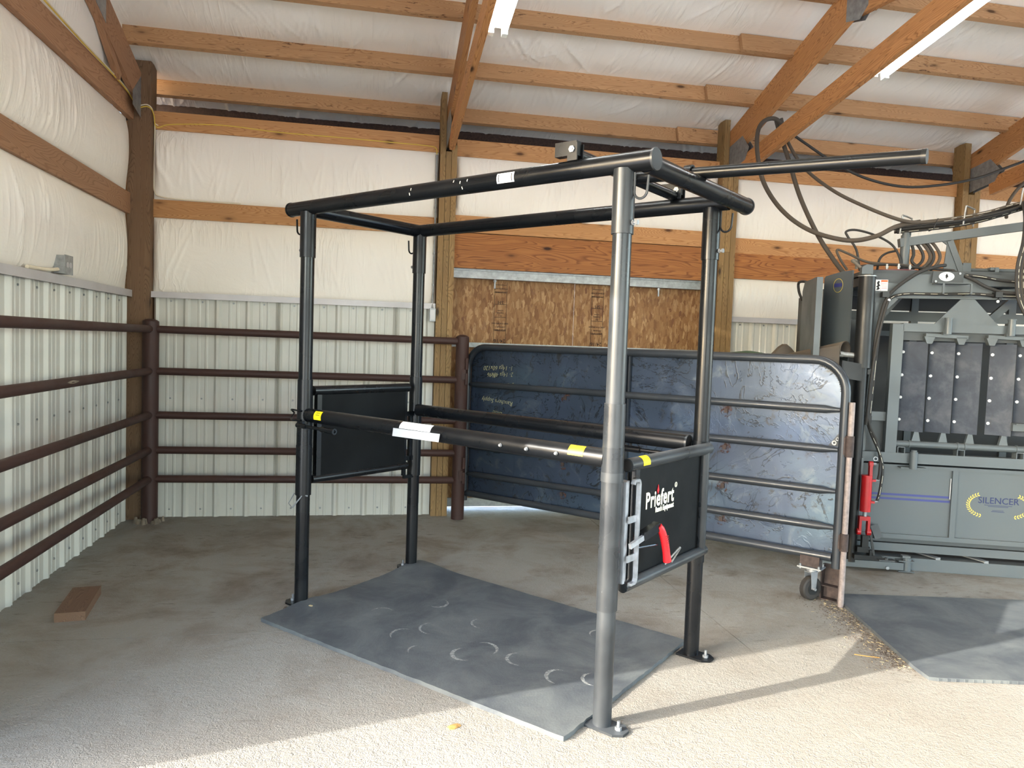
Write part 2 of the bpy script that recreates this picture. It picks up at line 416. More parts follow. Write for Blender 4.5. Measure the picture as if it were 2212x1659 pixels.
# ------------------------------------------------------------------ mesh helpers
class MB:
    def __init__(s):
        s.v = []; s.f = []
    def add(s, vs, fs):
        b = len(s.v)
        s.v += [tuple(p) for p in vs]
        s.f += [tuple(i + b for i in q) for q in fs]
        return s
    def box(s, x0, y0, z0, x1, y1, z1, mat=None):
        vs = [Vector(p) for p in ((x0, y0, z0), (x1, y0, z0), (x1, y1, z0), (x0, y1, z0), (x0, y0, z1), (x1, y0, z1), (x1, y1, z1), (x0, y1, z1))]
        if mat is not None: vs = [mat @ p for p in vs]
        return s.add(vs, [(0, 3, 2, 1), (4, 5, 6, 7), (0, 1, 5, 4), (1, 2, 6, 5), (2, 3, 7, 6), (3, 0, 4, 7)])
    def bar(s, a, b, w, h, up=(0, 0, 1)):
        a, b = Vector(a), Vector(b)
        d = (b - a); L = d.length; d.normalize()
        side = d.cross(Vector(up)); side.normalize()
        u = side.cross(d)
        vs = []
        for t in (0, L):
            for i, j in ((-1, -1), (1, -1), (1, 1), (-1, 1)):
                vs.append(a + d * t + side * (i * w / 2) + u * (j * h / 2))
        return s.add(vs, [(0, 1, 2, 3), (7, 6, 5, 4), (0, 4, 5, 1), (1, 5, 6, 2), (2, 6, 7, 3), (3, 7, 4, 0)])
    def tube(s, pts, r, n=12, cap=True, r_in=None):
        P = [Vector(p) for p in pts]
        rs = r if isinstance(r, (list, tuple)) else [r] * len(P)
        fr = []
        t0 = (P[1] - P[0]).normalized()
        ref = Vector((0, 0, 1)) if abs(t0.z) < 0.9 else Vector((1, 0, 0))
        nrm = t0.cross(ref).normalized()
        for i, p in enumerate(P):
            t = (P[min(i + 1, len(P) - 1)] - P[max(i - 1, 0)]).normalized()
            nrm = (nrm - t * nrm.dot(t)).normalized()
            fr.append((p, nrm, t.cross(nrm)))
        vs = []
        for (p, a, b), rr in zip(fr, rs):
            for k in range(n):
                an = 2 * PI * k / n
                vs.append(p + a * (math.cos(an) * rr) + b * (math.sin(an) * rr))
        fs = []
        for i in range(len(P) - 1):
            for k in range(n):
                k2 = (k + 1) % n
                fs.append((i * n + k, i * n + k2, (i + 1) * n + k2, (i + 1) * n + k))
        if cap:
            fs.append(tuple(reversed(range(n))))
            fs.append(tuple((len(P) - 1) * n + k for k in range(n)))
        return s.add(vs, fs)
    def ring(s, c, axis, r0, r1, h, n=20):
        # hollow cylinder
        c = Vector(c); ax = Vector(axis).normalized()
        ref = Vector((0, 0, 1)) if abs(ax.z) < 0.9 else Vector((1, 0, 0))
        a = ax.cross(ref).normalized(); b = ax.cross(a)
        vs = []
        for rr, t in ((r0, -h / 2), (r1, -h / 2), (r1, h / 2), (r0, h / 2)):
            for k in range(n):
                an = 2 * PI * k / n
                vs.append(c + ax * t + a * math.cos(an) * rr + b * math.sin(an) * rr)
        fs = []
        for q in range(4):
            q2 = (q + 1) % 4
            for k in range(n):
                k2 = (k + 1) % n
                fs.append((q * n + k, q * n + k2, q2 * n + k2, q2 * n + k))
        return s.add(vs, fs)
    def prism(s, poly, a0, a1, plane='xz'):
        # polygon in a plane, thick along the third axis
        def P(p, t):
            return {'xz': (p[0], t, p[1]), 'xy': (p[0], p[1], t), 'yz': (t, p[0], p[1])}[plane]
        n = len(poly)
        vs = [P(p, a0) for p in poly] + [P(p, a1) for p in poly]
        fs = [tuple(range(n)), tuple(reversed(range(n, 2 * n)))]
        for i in range(n):
            j = (i + 1) % n
            fs.append((i, i + n, j + n, j))
        return s.add(vs, fs)
    def mesh(s, name, mat, sharp=35):
        me = bpy.data.meshes.new(name)
        me.from_pydata(s.v, [], s.f)
        bm = bmesh.new(); bm.from_mesh(me)
        bmesh.ops.recalc_face_normals(bm, faces=bm.faces)
        bm.to_mesh(me); bm.free()
        me.polygons.foreach_set('use_smooth', [True] * len(me.polygons))
        me.set_sharp_from_angle(angle=rad(sharp))
        if mat: me.materials.append(mat)
        return me
    def build(s, name, mat, parent=None, loc=(0, 0, 0), rot=(0, 0, 0), sharp=35):
        return mk(name, s.mesh(name, mat, sharp), parent, loc, rot)

def mk(name, me, parent=None, loc=(0, 0, 0), rot=(0, 0, 0)):
    o = bpy.data.objects.new(name, me)
    COL.objects.link(o)
    o.location = loc
    o.rotation_euler = rot
    if parent is not None: o.parent = parent
    return o

def tag(o, label=None, cat=None, group=None, kind=None):
    if label: o['label'] = label
    if cat: o['category'] = cat
    if group: o['group'] = group
    if kind: o['kind'] = kind
    return o

def thing(name, label, cat, loc=(0, 0, 0), rz=0, group=None):
    o = bpy.data.objects.new(name, None)
    COL.objects.link(o)
    o.empty_display_size = 0.1
    o.location = loc
    o.rotation_euler = (0, 0, rz)
    return tag(o, label, cat, group)

def smooth_path(pts, k=6):
    P = [Vector(p) for p in pts]
    if len(P) < 3: return P
    out = []
    for i in range(len(P) - 1):
        p0 = P[max(i - 1, 0)]; p1 = P[i]; p2 = P[i + 1]; p3 = P[min(i + 2, len(P) - 1)]
        for j in range(k):
            t = j / k
            out.append(0.5 * ((2 * p1) + (p2 - p0) * t + (2 * p0 - 5 * p1 + 4 * p2 - p3) * t * t + (3 * p1 - p0 - 3 * p2 + p3) * t ** 3))
    out.append(P[-1])
    return out

def board(name, a, b, w, t, mat, parent=None, up=(0, 0, 1)):
    """a plank from a to b: w measured along up, t across; grain runs along its own X"""
    a, b = Vector(a), Vector(b)
    d = (b - a); L = d.length; d.normalize()
    side = d.cross(Vector(up)).normalized()
    u = side.cross(d)
    o = MB().box(0, -t / 2, -w / 2, L, t / 2, w / 2).build(name, mat, parent)
    R = Matrix((d, -side, u)).transposed().to_4x4()
    R.translation = a
    o.matrix_local = R
    return o

def text(name, body, size, mat, parent, loc, rot, ext=0.0006, offset=0.0, align='LEFT', sx=1.0, shear=0.0, spacing=1.0):
    cu = bpy.data.curves.new(name, 'FONT')
    cu.body = body
    cu.size = size
    cu.extrude = ext
    cu.offset = offset
    cu.align_x = align
    cu.shear = shear
    cu.resolution_u = 3
    cu.space_character = spacing
    tmp = bpy.data.objects.new('tmp_text', cu)
    me = bpy.data.meshes.new_from_object(tmp)
    bpy.data.objects.remove(tmp)
    me.materials.clear(); me.materials.append(mat)
    me.name = name
    for v in me.vertices: v.co.x *= sx
    o = mk(name, me, parent, loc, rot)
    return o

RNG = np.random.default_rng(7)
def quilt(name, origin, S, T, N, ns, nt_, bulge, parent, seed=0, creases=60, amp=0.006, diag=0.35, mat=None, sag_pow=0.6, endfall=0.06):
    """padded vinyl sheet: S,T edge vectors, N towards the room; bulges between its battens, with real creases"""
    rg = np.random.default_rng(seed)
    S, T, N = (np.array(x, float) for x in (S, T, N))
    Ls, Lt = np.linalg.norm(S), np.linalg.norm(T)
    s = np.linspace(0, 1, ns); t = np.linspace(0, 1, nt_)
    ss, tt = np.meshgrid(s, t)
    e = np.clip(np.minimum(ss, 1 - ss) * Ls / endfall, 0, 1)
    prof = np.sin(PI * tt) ** sag_pow * (np.sin(e * PI / 2) ** 0.6)
    h = bulge * prof
    X, Y = ss * Ls, tt * Lt
    # slow undulation
    for _ in range(5):
        kx, ph = rg.uniform(1.2, 4.5), rg.uniform(0, 6.28)
        h = h + bulge * 0.07 * np.sin(kx * X + ph + 2 * np.sin(Y * 3 + ph)) * prof
    # creases in bundles fanning from the battens
    nb = max(1, creases // 6)
    for _ in range(nb):
        cx0 = rg.uniform(0, Ls); side = rg.integers(0, 2)
        base = rg.normal(0, diag)
        for j in range(6):
            x0 = cx0 + rg.uniform(-0.22, 0.22)
            ang = base + rg.normal(0, 0.12)
            ln = rg.uniform(0.25, 0.95) * Lt
            y0 = rg.uniform(0, 0.25) * Lt
            yy = Y if side == 0 else Lt - Y
            dx = X - (x0 + np.tan(ang) * (yy - y0))
            wdt = rg.uniform(0.005, 0.011)
            env = np.clip((yy - y0) / 0.04, 0, 1) * np.clip((y0 + ln - yy) / (0.4 * ln), 0, 1)
            h = h + amp * 0.8 * rg.uniform(0.3, 1.2) * env * np.exp(-(dx / wdt) ** 2)
    P = np.array(origin)[None, None, :] + ss[..., None] * S + tt[..., None] * T + h[..., None] * N
    n = ns * nt_
    me = bpy.data.meshes.new(name)
    me.vertices.add(n)
    me.vertices.foreach_set('co', P.reshape(-1))
    i, j = np.meshgrid(np.arange(ns - 1), np.arange(nt_ - 1))
    a = (j * ns + i).reshape(-1)
    q = np.stack([a, a + 1, a + 1 + ns, a + ns], 1)
    nf = len(q)
    me.loops.add(nf * 4)
    me.loops.foreach_set('vertex_index', q.reshape(-1).astype(np.int32))
    me.polygons.add(nf)
    me.polygons.foreach_set('loop_start', np.arange(nf) * 4)
    me.polygons.foreach_set('use_smooth', np.ones(nf, bool))
    me.update(calc_edges=True)
    me.validate()
    me.materials.append(mat or M_INSUL)
    return mk(name, me, parent)

# ================================================================== THE SETTING
XL, XR = -1.80, 9.2      # inner faces of left wall / far right wall
YB, YF = 6.15, -6.05     # back wall / front wall
K = 5.366                # underside of purlins: z = K - y/3
def zK(y): return K - abs(y - 0.05) / 3 - 0.05 / 3 if y >= 0.05 else K - 0.1 / 3 - (0.05 - y) / 3 + 0.05 / 3

# floor
fl = MB().box(-2.1, -6.2, -0.20, 9.4, 6.42, -0.012).build('floor', M_JOINT)
tag(fl, kind='structure')
bx = [-2.1, 1.85, 5.5, 9.4]
by = [-6.2, -3.6, 0.05, 3.70, 6.42]
for i in range(3):
    for j in range(4):
        gp = 0.0022
        MB().box(bx[i] + gp, by[j] + gp, -0.02, bx[i + 1] - gp, by[j + 1] - gp, 0.0).build('slab', M_CONC, fl)
yard = MB().box(-60, -60, -0.30, 60, 60, -0.21).build('ground', M_GRAVEL)
tag(yard, kind='structure')
yard.location.z = 0.17

# ---- back wall
wb = MB()
wb.box(-2.0, 6.33, -0.02, 0.66, 6.36, 3.10)
wb.box(3.0, 6.33, -0.02, 9.3, 6.36, 3.10)
wb.box(0.66, 6.33, 2.04, 3.0, 6.36, 3.10)
wb = wb.build('wall_back', M_DARK); tag(wb, kind='structure')

def ribbed(name, p0, p1, inward, z0, z1, parent, off):
    """one liner panel 0.914 m wide: nine-inch major ribs with two minor ribs between"""
    a, b = Vector(p0), Vector(p1); L = (b - a).length; d = (b - a).normalized(); nv = Vector(inward)
    prof = []
    x = -off
    while x < L:
        for dx, h in ((0.0, 0.0), (0.018, 0.019), (0.036, 0.019), (0.054, 0.0), (0.104, 0.0), (0.110, 0.004), (0.122, 0.004), (0.128, 0.0), (0.160, 0.0), (0.166, 0.004), (0.178, 0.004), (0.184, 0.0)):
            prof.append((x + dx, h))
        x += 0.2286
    pts = [(min(max(px, 0), L), h) for px, h in prof if -0.02 < px < L + 0.02]
    pts = [(0, 0)] + [p for p in pts if 0 < p[0] < L] + [(L, 0)]
    vs = []
    for px, h in pts:
        q = a + d * px + nv * h
        vs.append((q.x, q.y, z0)); vs.append((q.x, q.y, z1))
    fs = [(2 * i, 2 * i + 2, 2 * i + 3, 2 * i + 1) for i in range(len(pts) - 1)]
    m = MB().add(vs, fs)
    me = bpy.data.meshes.new(name); me.from_pydata(m.v, [], m.f); me.materials.append(M_LINER)
    return mk(name, me, parent)

def liner_run(p0, p1, inward, z0, z1, parent):
    a, b = Vector(p0), Vector(p1); L = (b - a).length; d = (b - a).normalized()
    x = 0.0
    while x < L - 0.02:
        x2 = min(x + 0.9144, L)
        ribbed('liner_panel', a + d * x, a + d * x2, inward, z0, z1, parent, 0.02)
        x = x2
def screws(p0, p1, inward, zs, parent, step=0.2286, off=0.12):
    a, b = Vector(p0), Vector(p1); L = (b - a).length; d = (b - a).normalized(); nv = Vector(inward)
    m = MB()
    x = off
    while x < L - 0.03:
        for z in zs:
            q = a + d * x + nv * 0.001; q.z = z
            m.tube([q, q + nv * 0.006], [0.008, 0.006], 6)
        x += step
    return tag(m.build('panel_screws', M_GALV, parent), kind='stuff')

LINZ = 1.725
liner_run((-1.62, 6.15, 0), (0.525, 6.15, 0), (0, -1, 0), 0.0, LINZ, wb)
screws((-1.62, 6.15, 0), (0.50, 6.15, 0), (0, -1, 0), (0.06, 0.93, 1.68), wb)
liner_run((3.12, 6.15, 0), (5.36, 6.15, 0), (0, -1, 0), 0.0, LINZ, wb)
screws((3.12, 6.15, 0), (5.36, 6.15, 0), (0, -1, 0), (0.06, 0.93, 1.68), wb)
for x0, x1 in ((-1.635, 0.525), (3.12, 5.36), (5.55, 9.0)):
    m = MB(); m.box(x0, 6.107, 1.729, x1, 6.16, 1.745); m.box(x0, 6.10, 1.700, x1, 6.106, 1.746)
    m.build('cap_trim', M_TRIM, wb)
def back_girt(x0, x1, zc, mat=M_GIRT, w=0.135, y=6.165):
    return board('girt', (x0, y, zc), (x1, y, zc), w, 0.04, mat, wb)
back_girt(-1.635, 0.522, 3.037); back_girt(-1.635, 0.522, 2.377)
back_girt(0.668, 2.968, 3.02); back_girt(0.668, 2.968, 2.41)
back_girt(3.122, 5.358, 3.02); back_girt(3.122, 5.358, 2.372)
back_girt(5.552, 7.8, 3.02); back_girt(5.552, 7.8, 2.372)
for x0, x1, zc in ((0.668, 2.968, 2.193), (3.122, 5.358, 2.196), (5.552, 7.8, 2.196)):
    board('header_board', (x0, 6.160, zc), (x1, 6.160, zc), 0.285 if x0 < 1 else 0.22, 0.04, M_HEAD, wb)
def backq(x0, x1, z0, z1, seed, b=0.045, cr=70):
    L = x1 - x0
    quilt('insulation_panel', (x0, 6.165, z0), (L, 0, 0), (0, 0, z1 - z0), (0, -1, 0), int(L / 0.010), int((z1 - z0) / 0.02) + 8, b, wb, seed, cr)
backq(-1.635, 0.524, 2.44, 2.975, 1); backq(-1.635, 0.524, 1.74, 2.312, 2, 0.045, 40)
backq(0.668, 2.968, 2.475, 2.96, 3, 0.05, 130)
backq(3.122, 5.358, 2.435, 2.96, 4, 0.05, 90); backq(3.122, 5.358, 1.74, 2.09, 5)
backq(5.552, 8.0, 2.435, 2.96, 6, 0.05, 90); backq(5.552, 8.0, 1.74, 2.09, 7)
# eave: vented soffit beyond the wall
MB().box(-2.0, 6.60, 3.02, 9.3, 6.62, 3.50).build('vent_screen', M_VENT, wb)
MB().box(-2.0, 6.34, 3.09, 9.3, 6.62, 3.11).build('soffit', M_VENT, wb)

# ---- sliding door in the back wall
door = thing('door_1', None, None); tag(door, kind='structure')
MB().box(0.60, 6.29, 0.11, 1.742, 6.305, 2.02).build('strand_board', M_OSB, door)
MB().box(1.746, 6.29, 0.11, 3.06, 6.305, 2.02).build('strand_board', M_OSB, door)
m = MB(); m.box(0.60, 6.275, 0.035, 3.06, 6.31, 0.11); m.build('bottom_rail', M_GALV, door)
m = MB(); m.box(0.60, 6.27, 1.40, 3.06, 6.29, 1.44); m.build('middle_rail', M_GALV, door)
m = MB(); m.box(0.60, 6.20, 1.975, 3.06, 6.26, 2.04); m.box(0.60, 6.185, 2.035, 3.06, 6.265, 2.052); m.build('door_track', M_GALV, door)
m = MB()
for x in np.arange(0.75, 2.95, 0.16): m.tube([(x, 6.176, 2.052), (x, 6.186, 2.052)], 0.006, 6)
tag(m.build('track_screws', M_GALV, door), kind='stuff')
for x in (1.03, 2.49):
    m = MB(); m.tube([(x, 6.23, 1.90), (x, 6.23, 1.985)], 0.008, 8); m.tube([(x, 6.23, 1.955), (x, 6.23, 1.97)], 0.014, 6)
    m.build('roller_bolt', M_ZINC, door)
# grade stamps on the strand board (flat print, upside down as the sheet is hung)
def stamp(x, z, s, body, par=door):
    text('grade_stamp', body, s, M_STAMP, par, (x, 6.2885, z), (rad(90), rad(180), 0), 0.0003, 0.0004, 'CENTER')
for cx_ in (1.095, 1.955):
    for z, s, b in ((1.475, 0.062, '24/16'), (1.56, 0.026, 'SHEATHING'), (1.585, 0.022, 'EXPOSURE 1'), (1.615, 0.022, 'SIZED FOR SPACING'), (1.68, 0.020, 'PS-2'), (1.705, 0.020, 'THIS SIDE'), (1.725, 0.020, 'DOWN'), (1.80, 0.06, 'SFI'), (1.88, 0.022, '7/16 CATEGORY'), (1.91, 0.022, 'STRENGTH AXIS')):
        stamp(cx_ + 0.0, z, s * 0.72, b)
    m = MB()
    for dx in (-0.052, 0.052): m.box(cx_ + dx - 0.0015, 6.2882, 1.44, cx_ + dx + 0.0015, 6.2892, 1.96)
    for z in (1.545, 1.66, 1.77, 1.87, 1.935): m.box(cx_ - 0.048, 6.2882, z, cx_ + 0.048, 6.2892, z + 0.004)
    m.build('stamp_rule', M_STAMP, door)

# ---- left (gable) wall with the big side door nearer the viewer
wl = MB()
wl.box(-2.03, DOOR_Y1, -0.02, -2.00, 6.36, 3.25)
wl.box(-2.03, YF, -0.02, -2.00, DOOR_Y0, 3.25)
wl.box(-2.03, DOOR_Y0, DOOR_H, -2.00, DOOR_Y1, 3.25)
wl.prism([(6.36, 3.25), (0.05, 5.50), (-6.3, 3.25)], -2.03, -2.00, 'yz')
wl = wl.build('wall_left', M_DARK); tag(wl, kind='structure')
liner_run((-1.80, 2.36, 0), (-1.80, 6.06, 0), (1, 0, 0), 0.0, LINZ, wl)
screws((-1.80, 2.36, 0), (-1.80, 6.05, 0), (1, 0, 0), (0.08, 0.93, 1.66), wl)
m = MB(); m.box(-1.81, 2.36, 1.729, -1.757, 6.05, 1.745); m.box(-1.756, 2.36, 1.695, -1.75, 6.05, 1.746); m.build('cap_trim', M_TRIM, wl)
board('girt', (-1.79, 2.36, 2.388), (-1.79, 6.06, 2.388), 0.155, 0.04, M_GABLE, wl)
board('gable_chord', (-1.77, -6.0, 3.085), (-1.77, 6.06, 3.085), 0.165, 0.04, M_GABLE, wl)
board('door_jamb', (-1.89, DOOR_Y1 + 0.025, 0), (-1.89, DOOR_Y1 + 0.025, 3.0), 0.2, 0.05, M_GABLE, wl, up=(1, 0, 0))
board('door_jamb', (-1.89, DOOR_Y0 - 0.025, 0), (-1.89, DOOR_Y0 - 0.025, 3.0), 0.2, 0.05, M_GABLE, wl, up=(1, 0, 0))
board('door_head', (-1.90, DOOR_Y0, DOOR_H + 0.03), (-1.90, DOOR_Y1, DOOR_H + 0.03), 0.06, 0.2, M_GABLE, wl)
# furring strip seen beside the corner post
board('furring_strip', (-1.795, 6.115, 1.745), (-1.795, 6.115, 3.0), 0.05, 0.09, M_GIRT, wl, up=(0, 1, 0))
def leftq(y0, y1, z0, z1, seed, b, cr=60):
    quilt('insulation_panel', (-1.80, y0, z0), (0, y1 - y0, 0), (0, 0, z1 - z0), (1, 0, 0), int((y1 - y0) / 0.012), int((z1 - z0) / 0.02) + 8, b, wl, seed, cr, 0.008, 0.12, None, 0.55, 0.30)
leftq(2.40, 6.05, 2.465, 3.01, 11, 0.07, 110)
leftq(2.40, 6.05, 1.74, 2.315, 12, 0.06, 80)
leftq(-6.0, 6.10, 3.16, 3.75, 13, 0.06, 90)
leftq(-6.0, -3.45, 1.8, 3.01, 14, 0.05, 20)
leftq(-4.6, 4.7, 3.72, 4.35, 15, 0.05, 30)
board('gable_stud', (-1.80, 2.0, 3.15), (-1.80, 2.0, 4.9), 0.04, 0.09, M_GABLE, wl, up=(0, 1, 0))

# ---- the walls behind and beside the viewer, with their open doorways
wf = MB()
wf.box(-2.0, YF - 0.3, 0, -0.4, YF - 0.27, 3.3); wf.box(7.6, YF - 0.3, 0, 9.3, YF - 0.27, 3.3); wf.box(-0.4, YF - 0.3, 3.2, 7.6, YF - 0.27, 3.3)
wf = wf.build('wall_front', M_LINER); tag(wf, kind='structure')
wr = MB()
wr.box(9.25, 3.3, 0, 9.28, 6.36, 3.3); wr.box(9.25, -6.35, 0, 9.28, -1.7, 3.3); wr.box(9.25, -1.7, 3.2, 9.28, 3.3, 3.3)
wr.prism([(6.36, 3.3), (0.05, 5.50), (-6.35, 3.3)], 9.25, 9.28, 'yz')
wr = wr.build('wall_right', M_LINER); tag(wr, kind='structure')

# ---- roof / ceiling
ce = MB()
for sgn in (1, -1):
    ye = 6.75 if sgn > 0 else -6.65
    za, zb = K - 0.05 / 3 + 0.32, K - 6.75 / 3 + 0.32
    ce.add([(-2.2, 0.05, za), (9.5, 0.05, za), (9.5, ye, zb), (-2.2, ye, zb), (-2.2, 0.05, za + 0.03), (9.5, 0.05, za + 0.03), (9.5, ye, zb + 0.03), (-2.2, ye, zb + 0.03)],
           [(0, 1, 2, 3), (4, 7, 6, 5), (0, 3, 7, 4), (1, 5, 6, 2), (0, 4, 5, 1), (3, 2, 6, 7)])
ce = ce.build('ceiling', M_DECK); tag(ce, kind='structure')
PY = [6.285, 5.732, 5.179, 4.65, 4.10, 3.54, 2.98, 2.42, 1.86, 1.30, 0.74, 0.22]
nU = Vector((0, 1, 3)).normalized()       # roof normal (up) on the back slope
for i, y in enumerate(PY):
    zb = K - y / 3
    w_ = 0.14
    def pur(x0, x1, dy, dz=0):
        c = Vector((0, y + dy, zb - dy / 3)) + nU * (w_ / 2 + dz)
        board('purlin', (x0, c.y, c.z), (x1, c.y, c.z), w_, 0.038, M_FIR, ce, up=nU)
    pur(-1.98, 0.62, 0.019)
    pur(0.60, 3.36, 0.019, 0.001)
    pur(2.62, 5.60, -0.021, -0.022)
    pur(5.42, 9.2, 0.019)
for j, y in enumerate([-y + 0.1 for y in PY]):
    zb = K - abs(y - 0.05) / 3 - 0.05 / 3
    board('purlin', (-1.98, y, zb + 0.075), (9.2, y, zb + 0.075), 0.14, 0.038, M_FIR, ce, up=(0, -1, 3))
# insulation blanket over the purlins, sagging a little between them
YS = [6.74] + [y + 0.02 for y in PY] + [0.06]
for i in range(len(YS) - 1):
    y0, y1 = YS[i], YS[i + 1]
    T = (0, y1 - y0, (y0 - y1) / 3)
    o0 = Vector((-1.99, y0, K - y0 / 3)) + nU * 0.136
    fine = i < 7
    quilt('insulation_strip', tuple(o0), (11.2, 0, 0), T, (0, -1 / math.sqrt(10), -3 / math.sqrt(10)), 900 if fine else 60, 34 if fine else 8, 0.028 if i else 0.03, ce, 40 + i, 300 if fine else 6, 0.0075, 0.55, M_INSULC, 0.8, 0.02)
quilt('insulation_strip', (-1.99, 0.04, K - 0.02 + 0.13), (11.2, 0, 0), (0, -6.6, -2.2), (0, 1 / math.sqrt(10), -3 / math.sqrt(10)), 80, 60, 0.01, ce, 77, 4, 0.006, 0.3, M_INSULC)

# ---- gusset plate helper
def truss(x, name='roof_truss', label='', gable=False, near_side=-1):
    t = thing(name, label, 'truss')
    tk = 0.04
    def top_line(y): return 3.333 + (6.1 - y) / 3
    tw = 0.235
    voff = tw / 2 / math.cos(math.atan(1 / 3))
    board('top_chord', (x, 6.28, top_line(6.28) - voff), (x, 0.05, top_line(0.05) - voff), tw, tk, M_GABLE if gable else M_TRUSS, t)
    board('top_chord', (x, -6.1, top_line(6.2) - voff), (x, 0.05, top_line(0.05) - voff), tw, tk, M_TRUSS, t)
    if not gable:
        def bl(y): return 3.125 + (5.5 - y) / 6
        board('bottom_chord', (x, 5.86, bl(5.86) - 0.072), (x, 0.05, bl(0.05) - 0.072), 0.145, tk, M_TRUSS, t)
        board('bottom_chord', (x, -5.76, bl(5.86) - 0.072), (x, 0.05, bl(0.05) - 0.072), 0.145, tk, M_TRUSS, t)
        for ya, yb in ((4.40, 3.0), (1.9, 3.0), (1.9, 0.05)):
            board('web', (x, ya, top_line(ya) - 0.24) if ya > yb or yb > 2 else (x, ya, top_line(ya) - 0.24), (x, yb, bl(yb) - 0.03), 0.089, tk, M_TRUSS, t)
        for s_ in (-1, 1):
            xx = x + s_ * (tk / 2 + 0.001)
            m = MB()
            m.prism([(6.08, 2.98), (5.80, 3.03), (5.74, 3.12), (5.86, 3.24), (6.08, 3.20)], xx - 0.001, xx + 0.001, 'yz')
            m.build('gusset_plate', M_GALV, t)
            m = MB(); m.prism([(4.52, 3.62), (4.38, 3.58), (4.30, 3.64), (4.30, 3.84), (4.52, 3.80)], xx - 0.001, xx + 0.001, 'yz')
            m.build('gusset_plate', M_GALV, t)
    else:
        for s_ in (1,):
            xx = x + s_ * (tk / 2 + 0.001)
            m = MB(); m.prism([(6.05, 3.02), (5.86, 3.06), (5.86, 3.16), (6.05, 3.32)], xx - 0.001, xx + 0.001, 'yz'); m.build('gusset_plate', M_GALV, t)
            m = MB(); m.prism([(5.30, 3.40), (5.12, 3.46), (5.12, 3.60), (5.30, 3.54)], xx - 0.001, xx + 0.001, 'yz'); m.build('gusset_plate', M_GALV, t)
        board('web', (x - 0.005, 5.62, 3.17), (x - 0.005, 4.9, 3.62), 0.06, 0.038, M_GABLE, t)
    return t
truss(-1.72, label='brown end-wall roof truss above the left gable wall, with grey nail plates', gable=True)
truss(0.597, label='roof truss over the laminated post left of the strand-board door, seen nearly edge-on')
truss(3.045, label='scissor roof truss of grained orange lumber with the lit strip light on its lower chord')
truss(5.455, label='farthest roof truss at the right edge, over the post behind the hose boom')

# ---- posts
cp = thing('timber_post', 'dark brown square timber post standing in the left wall corner', 'post')
MB().box(0, -0.075, -0.08, 3.44, 0.075, 0.08).build('timber', M_CPOST, cp, (-1.712, 6.135, 0), (0, rad(-90), 0))
def lam_post(x0, x1, y, label, top=3.43, splice=2.26):
    p = thing('laminated_post', label, 'post')
    wv = (x1 - x0) / 3
    def ply(i, z0, z1):
        xa = x0 + wv * i + 0.0015; xb = x0 + wv * (i + 1) - 0.0015
        MB().box(0, -0.07, -(xb - xa) / 2, z1 - z0, 0.07, (xb - xa) / 2).build('ply', M_TREAT, p, ((xa + xb) / 2, y + 0.07, z0), (0, rad(-90), 0))
    ply(0, 0, top); ply(1, 0, splice - 0.001); ply(1, splice + 0.001, 2.965); ply(2, 0, 3.02)
    return p
lam_post(0.528, 0.666, 6.075, 'three-ply laminated timber post left of the strand-board door, conduit on its left side')
lam_post(2.970, 3.120, 6.075, 'three-ply laminated timber post right of the strand-board door', 3.43, 2.30)
lam_post(5.360, 5.550, 6.075, 'laminated timber post behind the chute boom, last post on the right')
lam_post(7.80, 7.95, 6.075, 'laminated timber post beyond the right edge of the view')

# ================================================================== PIPE FENCE
RZ = (1.458, 1.145, 0.815, 0.550, 0.330)
pf = thing('pipe_fence', 'red-brown welded pipe corral fence of five rails running round the left corner', 'fence')
def rail(a, b, r=0.0285):
    MB().tube([a, b], r, 14).build('rail', M_RUST, pf)
for z in RZ:
    rail((-1.60, 5.96, z), (-1.60, 2.55, z + 0.004))
    rail((-1.58, 5.98, z), (0.70, 5.98, z - 0.012))
sc = MB()
n_ = 8; vs_ = []
for i_ in range(n_ + 1):
    t_ = i_ / n_; w_ = math.sin(PI * t_) * 34
    for a_ in (10 - w_ / 2 - 1, 10 + w_ / 2 + 1):
        vs_.append((-1.60 + math.cos(rad(a_)) * 0.0292, 4.42 - 0.085 + 0.17 * t_, 1.1465 + math.sin(rad(a_)) * 0.0292))
sc.add(vs_, [(2 * i_, 2 * i_ + 1, 2 * i_ + 3, 2 * i_ + 2) for i_ in range(n_)])
sc.build('worn_patch', M_STAINC, pf)
def fpost(x, y, r, h, dome=True):
    pts = [(x, y, 0), (x, y, h - 0.03)]; rs = [r, r]
    for k in range(1, 5):
        a = k / 4 * PI / 2
        pts.append((x, y, h - 0.03 + 0.03 * math.sin(a))); rs.append(max(0.004, r * 1.06 * math.cos(a)))
    o = MB().tube(pts, rs, 20).build('fence_post', M_RUST, pf)
    return o
fpost(-1.600, 5.985, 0.058, 1.535)
hp = fpost(0.742, 5.985, 0.053, 1.50)
fpost(-1.60, 2.55, 0.055, 1.53)
m = MB()
for z in (1.22, 0.30, 1.10, 0.42): m.tube([(0.775, 5.93, z), (0.775, 5.93, z + 0.09)], 0.014, 8)
m.box(0.735, 5.925, 0.32, 0.768, 5.94, 0.40); m.box(0.735, 5.925, 1.14, 0.768, 5.94, 1.22)
m.build('gate_hinge', M_RUST, pf)
# dried mud at foot of the corner post
m = MB()
rg = random.Random(3)
for k in range(26):
    a = rg.uniform(0, 6.28); rr = rg.uniform(0.05, 0.10)
    x, y, s = -1.60 + rr * math.cos(a), 5.985 + rr * math.sin(a) * 0.9, rg.uniform(0.010, 0.024)
    m.tube([(x, y, 0), (x, y, s * rg.uniform(0.8, 2.6))], [s, s * 0.5], 6)
tag(m.build('dried_mud', M_STAINC, None), 'crust of dried mud round the foot of the fence corner post', 'mud', kind='stuff')

